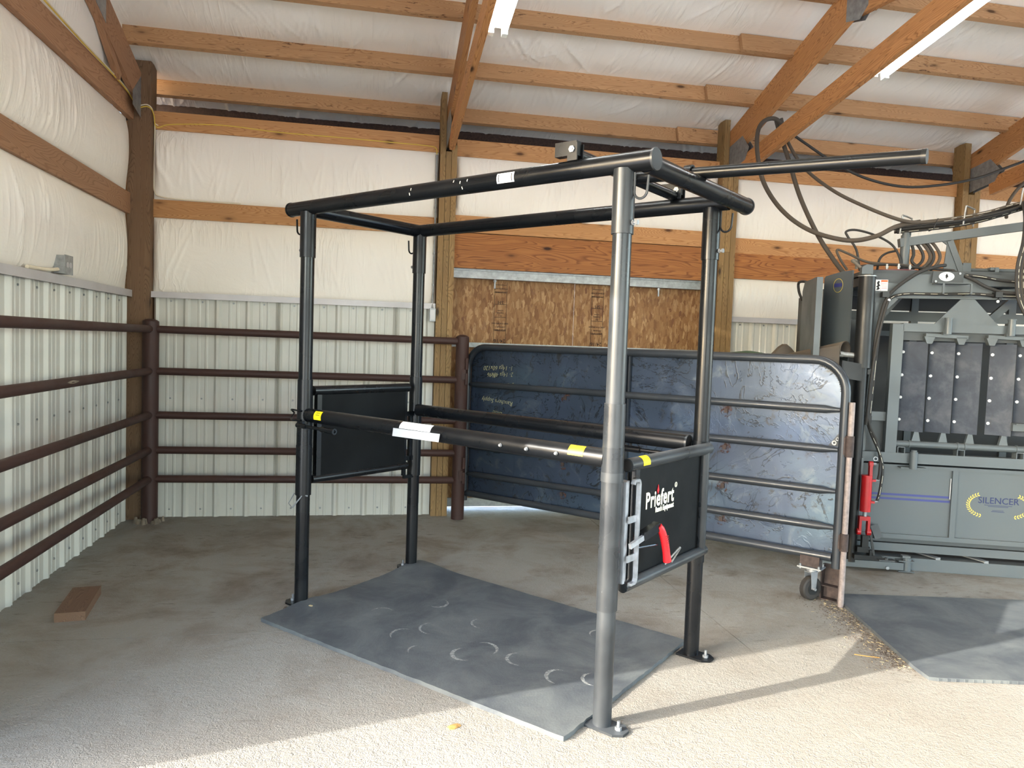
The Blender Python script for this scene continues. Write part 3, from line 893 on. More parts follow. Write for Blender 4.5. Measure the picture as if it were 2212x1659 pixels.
# ================================================================== GATE
GA = math.atan2(-2.27, 1.87)
ga = thing('livestock_gate', 'long charcoal pipe gate with stained steel sheet, on a caster by the grey chute', 'gate', (0.79, 6.07, 0), GA)
ZR = (1.126, 0.897, 0.656, 0.446); 
def lz(z): return 1.44 - (1.44 - z) * 1.083
# outer frame: one bent pipe with rounded top corners
R_ = 0.026
arc = lambda cx_, cz_, r, a0, a1, n=8: [(cx_ + r * math.cos(rad(a0 + (a1 - a0) * i / n)), 0, cz_ + r * math.sin(rad(a0 + (a1 - a0) * i / n))) for i in range(n + 1)]
pts = [(0.02, 0, 0.14), (0.02, 0, 1.22)] + arc(0.20, 1.225, 0.18, 180, 90) + [(1.5, 0, 1.408)] + [(2.77, 0, 1.410)] + arc(2.77, 1.225, 0.185, 90, 0) + [(2.955, 0, 1.20), (2.955, 0, 0.215)]
MB().tube(pts, R_, 14).build('gate_frame', M_GATE, ga)
for z in ZR:
    a, b = Vector((0.04, 0, lz(z))), Vector((2.93, 0, z))
    d = b - a
    MB().tube([a, a + d * 0.012, a + d * 0.03, a + d * 0.97, a + d * 0.985, b], [0.013, 0.016, 0.0235, 0.0235, 0.016, 0.012], 12).build('gate_rail', M_GATE, ga)
MB().tube([(0.04, 0, 0.20), (2.93, 0, 0.272)], R_, 12).build('gate_rail', M_GATE, ga)
m = MB()
for a, b in ((1.39, 1.115), (1.10, 0.885), (0.84, 0.64), (0.615, 0.425)):
    m.bar((1.500, 0, b), (1.500, 0, a), 0.030, 0.03, (0, 1, 0))
m.bar((1.532, 0.012, 0.25), (1.532, 0.012, 1.39), 0.012, 0.02, (0, 1, 0))
m.build('gate_stile', M_GATE, ga)
def sheet(u0, u1, dy):
    def ztop(u):
        if u < 0.20: return 1.225 + math.sqrt(max(0, 0.18 ** 2 - (0.20 - u) ** 2)) - 0.01
        if u > 2.77: return 1.225 + math.sqrt(max(0, 0.185 ** 2 - (u - 2.77) ** 2)) - 0.01
        return 1.40
    def zbot(u): return 0.20 + 0.0245 * u
    us = [u0 + (u1 - u0) * i / 24 for i in range(25)]
    poly = [(u, zbot(u)) for u in us] + [(u, ztop(u)) for u in reversed(us)]
    MB().prism(poly, dy, dy + 0.003, 'xz').build('steel_sheet', M_SHEET, ga)
sheet(0.03, 0.515, 0.030); sheet(0.5155, 2.190, 0.0305); sheet(2.1905, 2.945, 0.031)
# rust spots where the sheet is tacked
def mat_rustspot():
    k = NT('rust_bloom')
    v = k.coords((1, 1, 1), False)
    a = k.ramp(k.noise(v, 30, 4, 0.7), [(0.50, g(0)), (0.66, g(0.75))])
    k.l(a, k.b.inputs['Alpha'])
    return k.done(srgb(84, 54, 42), 0.8)
M_RSPOT = mat_rustspot()
for u in (0.985, 2.237):
    for z in ZR:
        zz = lz(z) + (z - lz(z)) * u / 2.95 - 0.055
        MB().tube([(u, 0.0295, zz), (u, 0.0285, zz)], [0.042, 0.038], 14).build('rust_patch', M_RSPOT, ga)
        MB().box(u - 0.012, 0.020, zz - 0.014, u + 0.012, 0.029, zz + 0.014).build('weld_tab', M_RUSTY, ga)
m = MB()   # stitch welds at the upper corners
for i in range(7):
    a = rad(172 - i * 12); m.tube([(0.20 + 0.158 * math.cos(a), 0.012, 1.225 + 0.158 * math.sin(a)), (0.20 + 0.20 * math.cos(a), -0.018, 1.225 + 0.20 * math.sin(a))], 0.004, 6)
for i in range(16):
    a = rad(78 - i * 5); m.tube([(2.77 + 0.150 * math.cos(a), 0.024, 1.225 + 0.150 * math.sin(a)), (2.77 + 0.160 * math.cos(a), 0.020, 1.225 + 0.160 * math.sin(a))], 0.006, 6)
m.build('weld_beads', M_GALV, ga)['kind'] = 'stuff'
# chalk writing, upside down
def chalk(body, u, z, s, tilt=0):
    text('chalk_writing', body, s, M_CHALK, ga, (u, 0.0285, z), (rad(90), rad(180 + tilt), 0), 0.0004, -0.0011, 'LEFT', 0.95, 0.25)
chalk('1- 14ga 60x120', 0.475, 1.265, 0.052, -2)
chalk('2- 14ga 48x96', 0.48, 1.215, 0.050, -3)
chalk('Bly', 0.30, 1.195, 0.045)
chalk('2- 3/4x #9 48x96', 0.49, 1.135, 0.046, -5)
chalk('Ranchers Supply', 0.485, 0.985, 0.052, 3)
chalk('Blue', 0.38, 0.895, 0.062, 6)
# drop rod with its two sleeves
MB().tube([(2.995, -0.012, 0.001), (2.995, -0.012, 1.175)], 0.0165, 12).build('drop_rod', M_ROD, ga)
for z0, z1, mt in ((0.865, 0.985, M_RUSTY), (0.325, 0.425, M_RUSTY)):
    m = MB(); m.tube([(2.993, -0.012, z0), (2.993, -0.012, z1)], 0.024, 12); m.box(2.945, -0.024, z0 + 0.01, 2.975, 0.0, z1 - 0.01)
    m.build('rod_sleeve', mt, ga)
# corner bracket at the right stile
m = MB(); m.prism([(2.87, 0.915), (2.935, 0.915), (2.935, 0.985), (2.92, 0.985)], 0.012, 0.03, 'xz')
m.build('corner_bracket', M_GATE, ga)
m = MB(); m.ring((2.905, 0.008, 0.935), (0, 1, 0), 0.007, 0.014, 0.01, 12); m.ring((2.922, 0.008, 0.958), (0, 1, 0), 0.005, 0.010, 0.01, 12)
m.build('bracket_eyes', M_GALV, ga)['kind'] = 'stuff'
# caster
m = MB(); m.box(2.76, -0.03, 0.20, 2.87, 0.03, 0.262); m.build('caster_mount', M_RUSTY, ga)
m = MB(); m.box(2.75, -0.045, 0.190, 2.885, 0.05, 0.198)
for u in (2.765, 2.87):
    for d in (-0.035, 0.04): m.tube([(u, d, 0.182), (u, d, 0.212)], 0.007, 6)
m.tube([(2.822, 0, 0.165), (2.822, 0, 0.19)], 0.03, 16)
cpl = m.build('caster_plate', M_ZINC, ga)
cw = Matrix.Translation((2.822, -0.01, 0)) @ Matrix.Rotation(rad(62), 4, 'Z')
m = MB()
for s_ in (-1, 1):
    m.prism([(-0.016, 0.07), (0.016, 0.07), (0.026, 0.17), (-0.026, 0.17)], s_ * 0.026 - 0.0015, s_ * 0.026 + 0.0015, 'xz')
m.box(-0.026, -0.027, 0.165, 0.026, 0.027, 0.170); m.tube([(0, -0.042, 0.072), (0, 0.042, 0.072)], 0.008, 10)
m.v = [tuple(cw @ Vector(p)) for p in m.v]; m.build('caster_fork', M_ZINC, ga)
m = MB(); m.tube([(0, -0.021, 0.071), (0, -0.014, 0.071), (0, 0.014, 0.071), (0, 0.021, 0.071)], [0.060, 0.069, 0.069, 0.060], 28)
m.v = [tuple(cw @ Vector(p)) for p in m.v]; m.build('caster_wheel', M_RUBBERH, ga)
m = MB(); m.tube([(0, -0.0235, 0.071), (0, 0.0235, 0.071)], 0.036, 20)
m.v = [tuple(cw @ Vector(p)) for p in m.v]; m.build('wheel_hub', M_CHPOST, ga)

# steel channel stub standing behind the caster
cb_ = thing('steel_bracket', 'rusty steel channel stub standing on the floor between caster and drop rod', 'bracket', (0.79, 6.07, 0), GA)
m = MB(); m.box(2.86, 0.10, 0.0, 2.965, 0.106, 0.205); m.box(2.86, 0.045, 0.0, 2.866, 0.10, 0.205); m.box(2.959, 0.045, 0.0, 2.965, 0.10, 0.205); m.box(2.866, 0.05, 0.08, 2.959, 0.1, 0.086); m.box(2.866, 0.05, 0.0, 2.959, 0.1, 0.006)
m.build('channel', M_RUSTY, cb_)

# ================================================================== LIVESTOCK STOCK (black tubular frame)
SA = math.atan2(-1.43, 1.23)
st = thing('trimming_stock', 'tall black tubular steel livestock stock straddling the black rubber mat', 'livestock stock', (-0.325, 4.068, 0), SA)
RP = 0.0368
POST = {'FL': (0.0, 0.0, -1), 'FR': (1.885, 0.0, 1), 'BL': (-0.045, 0.855, -1), 'BR': (1.853, 0.852, 1)}
for kx, (px, py, sg) in POST.items():
    dusty = kx == 'FR'
    mt = M_BLACKD if dusty else M_BLACK
    p = MB().tube([(px, py, 0.008), (px, py, 2.09)], RP - 0.001, 24).build('post', mt, st)
    # top socket, middle and lower sleeves telescoped over the post
    def slv(z0, z1, r):
        m = MB(); m.ring((px, py, (z0 + z1) / 2), (0, 0, 1), RP - 0.004, r, z1 - z0, 24); m.build('sleeve', mt, p)
    slv(1.855, 2.09, 0.0410)
    if kx in ('FR', 'BR'):
        slv(0.975, 1.232 if kx == 'FR' else 1.02, 0.0405); slv(0.94, 0.975, 0.0425)
        slv(0.70, 0.94, 0.0395)
        slv(0.452, 0.70, 0.0400)
    else:
        slv(0.868, 1.215, 0.0398); slv(0.60, 0.868, 0.0415)
    # base plate and anchor bolt
    m = MB()
    ex = 0.105 * sg
    m.prism([(px - 0.055 * sg, py - 0.048), (px - 0.055 * sg, py + 0.048), (px + ex * 0.7, py + 0.048), (px + ex, py + 0.022), (px + ex, py - 0.022), (px + ex * 0.7, py - 0.048)], 0.001, 0.010, 'xy')
    fp = m.build('foot_plate', mt, p)
    m = MB(); m.tube([(px + 0.072 * sg, py, 0.010), (px + 0.072 * sg, py, 0.022)], 0.013, 6); m.tube([(px + 0.072 * sg, py, 0.022), (px + 0.072 * sg, py, 0.044)], 0.006, 8)
    m.build('anchor_bolt', M_ZINC, p)
    # tie hook and set screw on the outer side
    hx = px + sg * 0.043
    pts = [(hx, py, 2.075), (hx, py, 2.005)] + [(hx + sg * (0.026 - 0.026 * math.cos(rad(a))), py, 2.005 - 0.026 * math.sin(rad(a))) for a in range(20, 181, 20)] + [(hx + sg * 0.056, py, 2.06)]
    MB().tube(pts, 0.0048, 8).build('tie_hook', mt, p)
    zz = 1.895
    m = MB(); m.tube([(px + sg * 0.038, py, zz), (px + sg * 0.062, py, zz)], 0.005, 8); m.tube([(px + sg * 0.056, py, zz), (px + sg * 0.064, py, zz)], 0.010, 6); m.tube([(px + sg * 0.04, py, zz), (px + sg * 0.046, py, zz)], 0.010, 6)
    m.build('set_screw', M_ZINC, p)
# bale pin through the front left sleeve
m = MB(); a0 = Vector((-0.05, -0.01, 0.60)); 
m.tube([(-0.048, -0.02, 0.603), (-0.085, -0.03, 0.545), (-0.02, -0.055, 0.535), (0.028, -0.03, 0.600)], 0.0028, 6)
m.tube([(0.032, -0.03, 0.602), (-0.006, -0.06, 0.537)], 0.0028, 6)
m.tube([(-0.05, -0.012, 0.602), (0.052, -0.012, 0.602)], 0.004, 8)
m.build('bale_pin', M_ZINC, st)
# top frame
ZT = 2.113
def dusty_tube(name, a, b, r=RP, mt=M_BLACK, par=st):
    return MB().tube([a, b], r, 28).build(name, mt, par)
dusty_tube('top_rail', (-0.145, 0, ZT), (2.008, 0, ZT)); MB().tube([(2.006, 0, ZT), (2.014, 0, ZT)], RP + 0.0035, 28).build('end_cap', M_BLACKD, st); MB().tube([(-0.152, 0, ZT), (-0.144, 0, ZT)], RP + 0.002, 28).build('end_cap', M_BLACK, st)
dusty_tube('top_rail', (-0.045, 0.855, ZT), (1.93, 0.855, ZT))
dusty_tube('cross_rail', (-0.045, 0.03, ZT - 0.002), (-0.045, 0.895, ZT - 0.002))
dusty_tube('cross_rail', (1.962, 0.025, ZT - 0.003), (1.962, 0.975, ZT - 0.003)); MB().tube([(1.962, 0.972, ZT - 0.003), (1.962, 0.981, ZT - 0.003)], RP + 0.003, 28).build('end_cap', M_BLACKD, st)
# paper label and paint nicks on the front top rail
def wrap(name, u0, u1, z, r, a0, a1, mt, par=st, y=0.0, n=8, lift=0.0008, slope=0.0):
    """sticker following a round rail that runs along local X"""
    vs = []
    for i in range(n + 1):
        a = rad(a0 + (a1 - a0) * i / n)
        for k, u in ((0, u0), (1, u1)):
            vs.append((u, y - math.cos(a) * (r + lift), z + slope * (u - 0.04) + math.sin(a) * (r + lift)))
    fs = [(2 * i, 2 * i + 1, 2 * i + 3, 2 * i + 2) for i in range(n)]
    return MB().add(vs, fs).build(name, mt, par)
lb = wrap('paper_label', 1.305, 1.395, ZT, RP, -32, 32, M_WHITE)
wrap('label_print', 1.314, 1.318, ZT, RP, -24, 24, M_INK_SHADE, lb, lift=0.0014); wrap('label_print', 1.382, 1.386, ZT, RP, -24, 24, M_INK_SHADE, lb, lift=0.0014)
for k in range(4): wrap('label_print', 1.33 + 0.004 * (k % 2), 1.372, ZT, RP, 12 - 11 * k, 15 - 11 * k, M_GALV, lb, lift=0.0014, n=1)
for u, a in ((0.80, 12), (1.06, 25), (1.10, 10), (1.11, -28), (1.14, 18), (0.79, -20)):
    wrap('paint_nick', u, u + 0.004, ZT, RP, a - 9, a + 9, M_LOGOW, st, n=3)
# side bars
ZB = 1.028
dusty_tube('side_bar', (0.035, 0, ZB), (1.86, 0, ZB - 0.005), RP - 0.0002, M_BLACK)
m = MB(); m.ring((1.885, 0, 1.02), (0, 0, 1), 0.038, 0.0415, 0.10, 24); m.build('saddle_weld', M_BLACKD, st)
bb = dusty_tube('side_bar', (0.005, 0.835, 1.012), (1.805, 0.815, 1.008), RP, M_BLACK)
m = MB(); m.ring((1.806, 0.815, 1.008), (1, 0, 0), 0.031, RP + 0.001, 0.01, 28); m.build('open_end', M_BLACKD, st)
MB().tube([(1.8075, 0.815, 1.008), (1.8095, 0.815, 1.008)], 0.031, 24).build('open_end_shadow', M_INK_SHADE, st)
# labels on the front bar
def bsl(u): return ZB - 0.005 * (u - 0.035) / 1.825
yl = wrap('yellow_label', 0.125, 0.185, bsl(0.15), RP, -20, 55, M_YELL); wrap('label_print', 0.140, 0.172, bsl(0.15), RP, 34, 38, M_STAMP, yl, lift=0.0014, n=1); wrap('label_print', 0.140, 0.172, bsl(0.15), RP, 18, 22, M_STAMP, yl, lift=0.0014, n=1)
wrap('yellow_label', 1.705, 1.775, bsl(1.74), RP, 0, 70, M_YELL)
wl1 = wrap('white_label', 0.765, 0.965, bsl(0.87), RP, 12, 75, M_WHITE)
for k in range(5): wrap('label_print', 0.785, 0.945, bsl(0.87), RP, 22 + 9 * k, 24 + 9 * k, M_GALV, wl1, lift=0.0014, n=1)
MB().add([(0.735, -0.045, bsl(0.87) + 0.006), (1.035, -0.045, bsl(0.87) + 0.008), (1.035, -0.052, bsl(0.87) - 0.028), (0.742, -0.056, bsl(0.87) - 0.030)], [(0, 1, 2, 3)]).build('peeling_label', M_LABELG, st)
m = MB()
for u in (1.375, 1.51, 1.655): m.tube([(u, -RP - 0.004, bsl(u) - 0.002), (u, -RP - 0.012, bsl(u) - 0.002)], [0.0085, 0.005], 10)
m.build('bar_bolts', M_ZINC, st)['kind'] = 'stuff'
# bar latch at the front left: wire loop round the post and spring plunger beneath
m = MB(); m.tube(smooth_path([(0.03, -0.045, 1.050), (-0.03, -0.052, 1.055), (-0.075, -0.03, 1.048), (-0.085, -0.005, 1.03), (-0.075, -0.03, 1.008), (-0.03, -0.052, 1.000), (0.03, -0.045, 1.002)], 4), 0.0045, 8); m.build('bar_loop', M_BLACK, st)
m = MB(); m.tube([(0.00, -0.045, 0.975), (0.08, -0.045, 0.974)], 0.013, 12); m.tube([(0.08, -0.045, 0.974), (0.22, -0.043, 0.972)], 0.009, 10); m.tube([(0.20, -0.043, 0.972), (0.30, -0.043, 0.970)], 0.014, 12)
m.ring((0.30, -0.043, 0.970), (1, 0, 0), 0.008, 0.016, 0.012, 14); m.box(0.04, -0.05, 0.975, 0.05, -0.035, 1.0)
m.build('bar_plunger', M_BLACK, st)
m = MB(); m.tube([(1.46, 0.815, 0.945), (1.56, 0.815, 0.945)], 0.016, 12); m.tube([(1.54, 0.815, 0.945), (1.80, 0.815, 0.945)], 0.010, 10); m.box(1.735, 0.80, 0.925, 1.76, 0.83, 0.965); m.tube([(1.62, 0.812, 0.945), (1.625, 0.80, 0.87)], 0.004, 6)
m.box(1.50, 0.81, 0.945, 1.51, 0.82, 0.98)
m.build('bar_plunger', M_BLACK, st)

# end gates
def end_gate(x, y0, y1, zb, zt, right):
    e = MB(); 
    e.tube([(x, y0, zt), (x, y1, zt)], 0.0265, 20); e.tube([(x, y0, zb), (x, y1, zb)], 0.0225, 18)
    if right:
        e.tube([(x, y1 - 0.035, zb), (x, y1 - 0.035, zt)], 0.021, 16); e.bar((x, y0 + 0.06, zb), (x, y0 + 0.06, zt), 0.03, 0.03, (0, 1, 0))
    else:
        e.bar((x, y0 + 0.035, zb), (x, y0 + 0.035, zt), 0.03, 0.03, (0, 1, 0)); e.bar((x, y1 - 0.02, zb - 0.06), (x, y1 - 0.02, zt - 0.02), 0.02, 0.02, (0, 1, 0))
    e = e.build('end_gate', M_BLACKD if right else M_BLACK, st)
    MB().box(x - 0.002 - (0.012 if right else -0.012), y0 + 0.03, zb + 0.01, x + 0.001 - (0.012 if right else -0.012), y1 - 0.03, zt - 0.01).build('gate_sheet', M_BSHEET, e)
    return e
XR_ = 1.90
eg = end_gate(XR_, 0.085, 0.830, 0.520, 0.992, True)
MB().tube([(XR_, 0.0835, 0.992), (XR_, 0.0825, 0.992)], 0.021, 16).build('pipe_mouth_shade', M_INK_SHADE, eg)  # flat black disc painted as the shade inside the open pipe
# yellow label on the top pipe
vs = []
for i in range(9):
    a = rad(-15 + 100 * i / 8)
    for yy in (0.165, 0.222): vs.append((XR_ + math.cos(a) * 0.0275, yy, 0.992 + math.sin(a) * 0.0275))
MB().add(vs, [(2 * i, 2 * i + 1, 2 * i + 3, 2 * i + 2) for i in range(8)]).build('yellow_label', M_YELL, eg)
# lettering on the sheet
lx = XR_ - 0.0095
tx = (rad(90), 0, rad(90))
text('brand_lettering', 'Priefert', 0.092, M_LOGOW, eg, (lx, 0.262, 0.795), tx, 0.0006, 0.0024, 'LEFT', 0.80, 0.0, 1.10)
text('small_lettering', 'Ranch Equipment', 0.031, M_LOGOW, eg, (lx, 0.350, 0.768), tx, 0.0006, 0.0012, 'LEFT', 0.76)
text('trade_mark', '\u00ae', 0.03, M_LOGOW, eg, (lx, 0.520, 0.850), tx, 0.0006, 0.0006)
MB().prism([(0.357, 0.858), (0.366, 0.842), (0.375, 0.858), (0.366, 0.882)], lx, lx + 0.0016, 'yz').build('red_diamond', M_REDH, eg)
# latch frame near the front right post
m = MB()
fx = XR_ + 0.035
loop = [(0.074, 0.925), (0.080, 0.938), (0.112, 0.938), (0.120, 0.925), (0.120, 0.555), (0.112, 0.540), (0.076, 0.540)]
for (a, b), (c, d) in zip(loop[:-1], loop[1:]):
    m.bar((fx, a, b), (fx, c, d), 0.010, 0.016, (1, 0, 0))
for z in (0.790, 0.640): m.bar((fx - 0.004, 0.055, z), (fx - 0.004, 0.120, z), 0.005, 0.026, (0, 0, 1))
m.build('latch_frame', M_BARE, eg)
m = MB(); m.box(XR_ + 0.005, 0.045, 0.545, XR_ + 0.022, 0.060, 0.935); m.box(XR_ - 0.02, 0.055, 0.545, XR_ + 0.01, 0.09, 0.935); m.build('latch_channel', M_BARE, eg)
m = MB(); m.bar((fx + 0.010, 0.050, 0.694), (fx + 0.020, 0.150, 0.718), 0.012, 0.020); m.build('latch_tongue', M_BARE, eg)
m = MB(); m.bar((fx + 0.010, 0.135, 0.715), (fx + 0.022, 0.245, 0.742), 0.030, 0.034); m.tube([(fx, 0.13, 0.672), (fx + 0.02, 0.25, 0.666)], 0.005, 8); m.build('latch_body', M_BLACK, eg)
hnd = MB().tube(smooth_path([(fx + 0.030, 0.240, 0.745), (fx + 0.036, 0.262, 0.712), (fx + 0.040, 0.285, 0.655), (fx + 0.042, 0.303, 0.592)], 4), [0.013] * 2 + [0.0155] * 9 + [0.017] * 2, 14).build('red_handle', M_REDH, eg)
m = MB()
for k in range(8):
    t = k / 8; m.box(fx + 0.050, 0.262 + 0.02 * t, 0.70 - 0.07 * t, fx + 0.0545, 0.280 + 0.02 * t, 0.703 - 0.07 * t)
m.build('grip_ribs', M_RED, hnd)['kind'] = 'stuff'
MB().tube(smooth_path([(XR_ + 0.010, 0.420, 0.540), (XR_ + 0.045, 0.455, 0.600), (XR_ + 0.048, 0.475, 0.604), (XR_ + 0.016, 0.468, 0.542)], 5), 0.0045, 8).build('wire_hook', M_GALV, eg)

el = end_gate(-0.02, 0.065, 0.765, 0.672, 1.152, False)
m = MB()
for z in (0.99, 0.845, 0.715): m.bar((-0.03, 0.755, z), (-0.03, 0.83, z), 0.02, 0.028)
m.bar((-0.03, 0.755, 0.60), (-0.03, 0.83, 0.60), 0.02, 0.02); m.bar((-0.03, 0.80, 0.70), (-0.03, 0.80, 0.98), 0.02, 0.02, (0, 1, 0))
m.build('latch_frame', M_BLACK, el)
MB().box(-0.048, 0.092, 0.69, -0.030, 0.124, 1.00).build('latch_channel', M_GATE, el)
MB().box(-0.05, 0.04, 0.66, -0.02, 0.07, 1.16).build('hinge_strip', M_BLACK, el)

# sling beam across the top, hoist pole, brackets
bmx = 1.655
def bracket(x, y, flip):
    m = MB()
    for dx in (-0.0, 0.052):
        pass
    s_ = -1 if flip else 1
    m.box(x - 0.012, y - 0.024, ZT + RP - 0.004, x + 0.032, y - 0.018, ZT + RP + 0.062)
    m.box(x - 0.012, y + 0.018, ZT + RP - 0.004, x + 0.032, y + 0.024, ZT + RP + 0.062)
    m.box(x - 0.075, y - 0.017, ZT + RP + 0.018, x + 0.024, y + 0.017, ZT + RP + 0.072)
    b = m.build('pivot_bracket', M_BLACK, st)
    m = MB(); m.tube([(x + 0.010, y - 0.030, ZT + RP + 0.038), (x + 0.010, y - 0.024, ZT + RP + 0.038)], 0.0135, 6); m.tube([(x + 0.010, y + 0.024, ZT + RP + 0.038), (x + 0.010, y + 0.031, ZT + RP + 0.038)], 0.0135, 6)
    m.tube([(x + 0.010, y - 0.033, ZT + RP + 0.038), (x + 0.010, y + 0.034, ZT + RP + 0.038)], 0.006, 8)
    m.build('pivot_bolt', M_ZINC, b)
bracket(bmx, 0.0, False)
bracket(bmx + 0.015, 0.855, True)
MB().tube([(bmx, 0.02, ZT + 0.065), (bmx + 0.01, 0.84, ZT + 0.048)], 0.024, 18).build('sling_beam', M_BLACK, st)
pole = MB().tube([(bmx + 0.005, 0.47, ZT + 0.062), (2.775, 0.47, ZT + 0.012)], 0.0245, 24).build('hoist_pole', M_BLACK, st)
MB().tube([(2.770, 0.47, ZT + 0.0122), (2.786, 0.47, ZT + 0.0115)], 0.0258, 24).build('end_cap', M_CHPOST, pole)
m = MB(); m.ring((1.915, 0.47, ZT + 0.052), (1, 0, 0.0), 0.0265, 0.034, 0.032, 24); m.box(1.90, 0.437, ZT + 0.0, 1.93, 0.445, ZT + 0.055); m.build('pole_clamp', M_BLACK, st)

# ================================================================== RUBBER MATS, OFFCUT
def rubber_mat(label, corners, thick, bumps, n=48, wav=0.003):
    c = [Vector((x, y, 0)) for x, y in corners]
    o = thing('rubber_mat', label, 'mat', tuple(c[0]))
    def P(s, t): return (c[0] * (1 - s) + c[3] * s) * (1 - t) + (c[1] * (1 - s) + c[2] * s) * t
    vt, vb, fs = [], [], []
    N = n
    for j in range(N + 1):
        for i in range(N + 1):
            s, t = i / N, j / N
            p = P(s, t)
            h = 0.0
            for bx_, by_, br, bh in bumps:
                h += bh * math.exp(-((p.x - bx_) ** 2 + (p.y - by_) ** 2) / br ** 2)
            edge = 0.0
            if i in (0, N) or j in (0, N): edge = random.Random(i * 977 + j).uniform(-wav, wav)
            p = p + (P(0.5, 0.5) - p).normalized() * edge
            vt.append(Vector((p.x, p.y, thick + h))); vb.append(Vector((p.x, p.y, 0.0005 + h * 0.9)))
    W = N + 1; nn = W * W
    vs = [v - c[0] for v in vt + vb]
    for j in range(N):
        for i in range(N):
            a = j * W + i
            fs.append((a, a + 1, a + 1 + W, a + W)); fs.append((nn + a, nn + a + W, nn + a + 1 + W, nn + a + 1))
    for i in range(N):
        for a, b in ((i, i + 1), (N * W + i + 1, N * W + i), ((i + 1) * W, i * W), (i * W + N, (i + 1) * W + N)):
            fs.append((a, nn + a, nn + b, b))
    MB().add(vs, fs).build('mat_sheet', M_MAT, o)
    return o, c
wp = lambda u, v: (-0.325 + u * 0.652 + v * 0.758, 4.068 - u * 0.758 + v * 0.652)
b1 = wp(-0.045, 0.855); b2 = wp(0, 0)
mo, mc = rubber_mat('black rubber mat under the tubular stock, scuffed with hoof arcs', [(-0.503, 3.845), (0.357, 4.735), (1.560, 3.350), (0.730, 2.545)], 0.019,
           [(b1[0] + 0.03, b1[1] - 0.03, 0.16, 0.026), (b2[0], b2[1], 0.14, 0.018)])
# pale hoof scuffs printed on the mat
m = MB(); rg = random.Random(12)
for (fx_, fy_, r, a0, a1, wd) in ((0.40, 3.98, .055, -140, 40, .008), (0.10, 3.86, .06, 20, 150, .005), (0.34, 3.62, .06, 90, 260, .006), (0.20, 3.55, .065, 60, 200, .007), (0.60, 3.66, .055, 100, 250, .006), (0.56, 3.35, .06, -60, 100, .008), (0.46, 3.30, .055, 90, 280, .010), (0.70, 3.22, .055, 80, 260, .008), (0.84, 3.02, .06, 60, 230, .009), (0.98, 2.98, .05, 90, 250, .008), (1.12, 3.16, .055, 70, 220, .006), (1.16, 3.45, .055, 40, 190, .005), (0.26, 3.36, .05, 90, 200, .005)):
    n = 14
    vs = []
    for i in range(n + 1):
        a = rad(a0 + (a1 - a0) * i / n)
        for rr in (r - wd * math.sin(PI * (i + .5) / (n + 1)), r + wd * math.sin(PI * (i + .5) / (n + 1))):
            vs.append((fx_ - mc[0].x + math.cos(a) * rr, fy_ - mc[0].y + math.sin(a) * rr * 1.2, 0.0198))
    m.add(vs, [(2 * i, 2 * i + 1, 2 * i + 3, 2 * i + 2) for i in range(n)])
tag(m.build('hoof_scuffs', M_SCUFF, mo), kind='stuff')
# second mat: clipped near-left corner
o2 = thing('rubber_mat', 'second black rubber mat on the right in front of the grey squeeze chute', 'mat', (2.754, 3.934, 0))
poly = [(2.754, 3.934), (2.509, 2.947), (2.495, 2.84), (2.53, 2.825), (2.90, 2.748), (5.2, 2.30), (5.45, 3.40)]
MB().prism([(x - 2.754, y - 3.934) for x, y in poly], 0.0005, 0.017, 'xy').build('mat_sheet', M_MAT, o2)
m = MB()
for k in range(60):
    t = k / 60; x = 2.53 + 2.3 * t; y = 2.825 - 0.47 * t
    m.box(x - 2.754, y - 3.934 - 0.004, 0.002, x - 2.754 + 0.018, y - 3.934 + 0.006, 0.014)
m.build('ragged_edge', M_MAT, o2)['kind'] = 'stuff'

wo = thing('wood_offcut', 'short dirty plank offcut lying on the concrete by the left wall', 'wood', (-1.415, 3.94, 0), rad(98))
MB().box(0, -0.068, 0.0, 0.40, 0.068, 0.045).build('plank', M_BLOCK, wo)

# chaff swept along the left edge of the second mat, and loose bits
m = MB(); rg = random.Random(5)
for k in range(1500):
    t = rg.random(); px = 2.509 + 0.245 * t; py = 2.947 + 0.987 * t
    d = abs(rg.gauss(0, 0.085)) + 0.006
    x, y = px - d, py + rg.gauss(0, 0.03)
    a = rg.uniform(0, PI); L = rg.uniform(0.002, 0.006); w_ = rg.uniform(0.0015, 0.003)
    m.box(-L, -w_ / 2, 0, L, w_ / 2, 0.0015, Matrix.Translation((x, y, 0.0004)) @ Matrix.Rotation(a, 4, 'Z'))
tag(m.build('chaff', M_CLOD), 'dark chaff and dirt crumbs swept along the left edge of the right-hand mat', 'chaff', kind='stuff')
m = MB()
for k in range(150):
    t = rg.random(); px = 2.509 + 0.245 * t; py = 2.947 + 0.987 * t
    d = abs(rg.gauss(0, 0.09)) + 0.01
    a = rg.uniform(0, PI); L = rg.uniform(0.002, 0.009)
    m.box(-L, -0.0009, 0, L, 0.0009, 0.0015, Matrix.Translation((px - d, py, 0.003)) @ Matrix.Rotation(a, 4, 'Z'))
tag(m.build('straw_bits', M_STRAW), 'pale straw bits lying among the dark chaff beside the right-hand mat', 'straw', kind='stuff')
def bit(name, label, cat, x, y, s, mt, flat=0.4, z=0.0, seed=0):
    rr = random.Random(seed); bm = bmesh.new()
    bmesh.ops.create_icosphere(bm, subdivisions=2, radius=1)
    for v in bm.verts:
        v.co *= rr.uniform(0.75, 1.2); v.co = Vector((v.co.x * s * 1.5, v.co.y * s, max(v.co.z, -0.3) * s * flat))
    me = bpy.data.meshes.new(name); bm.to_mesh(me); bm.free(); me.materials.append(mt)
    o = mk(name, me, None, (x, y, z + 0.3 * s * flat), (0, 0, rr.uniform(0, 3)))
    return tag(o, label, cat)
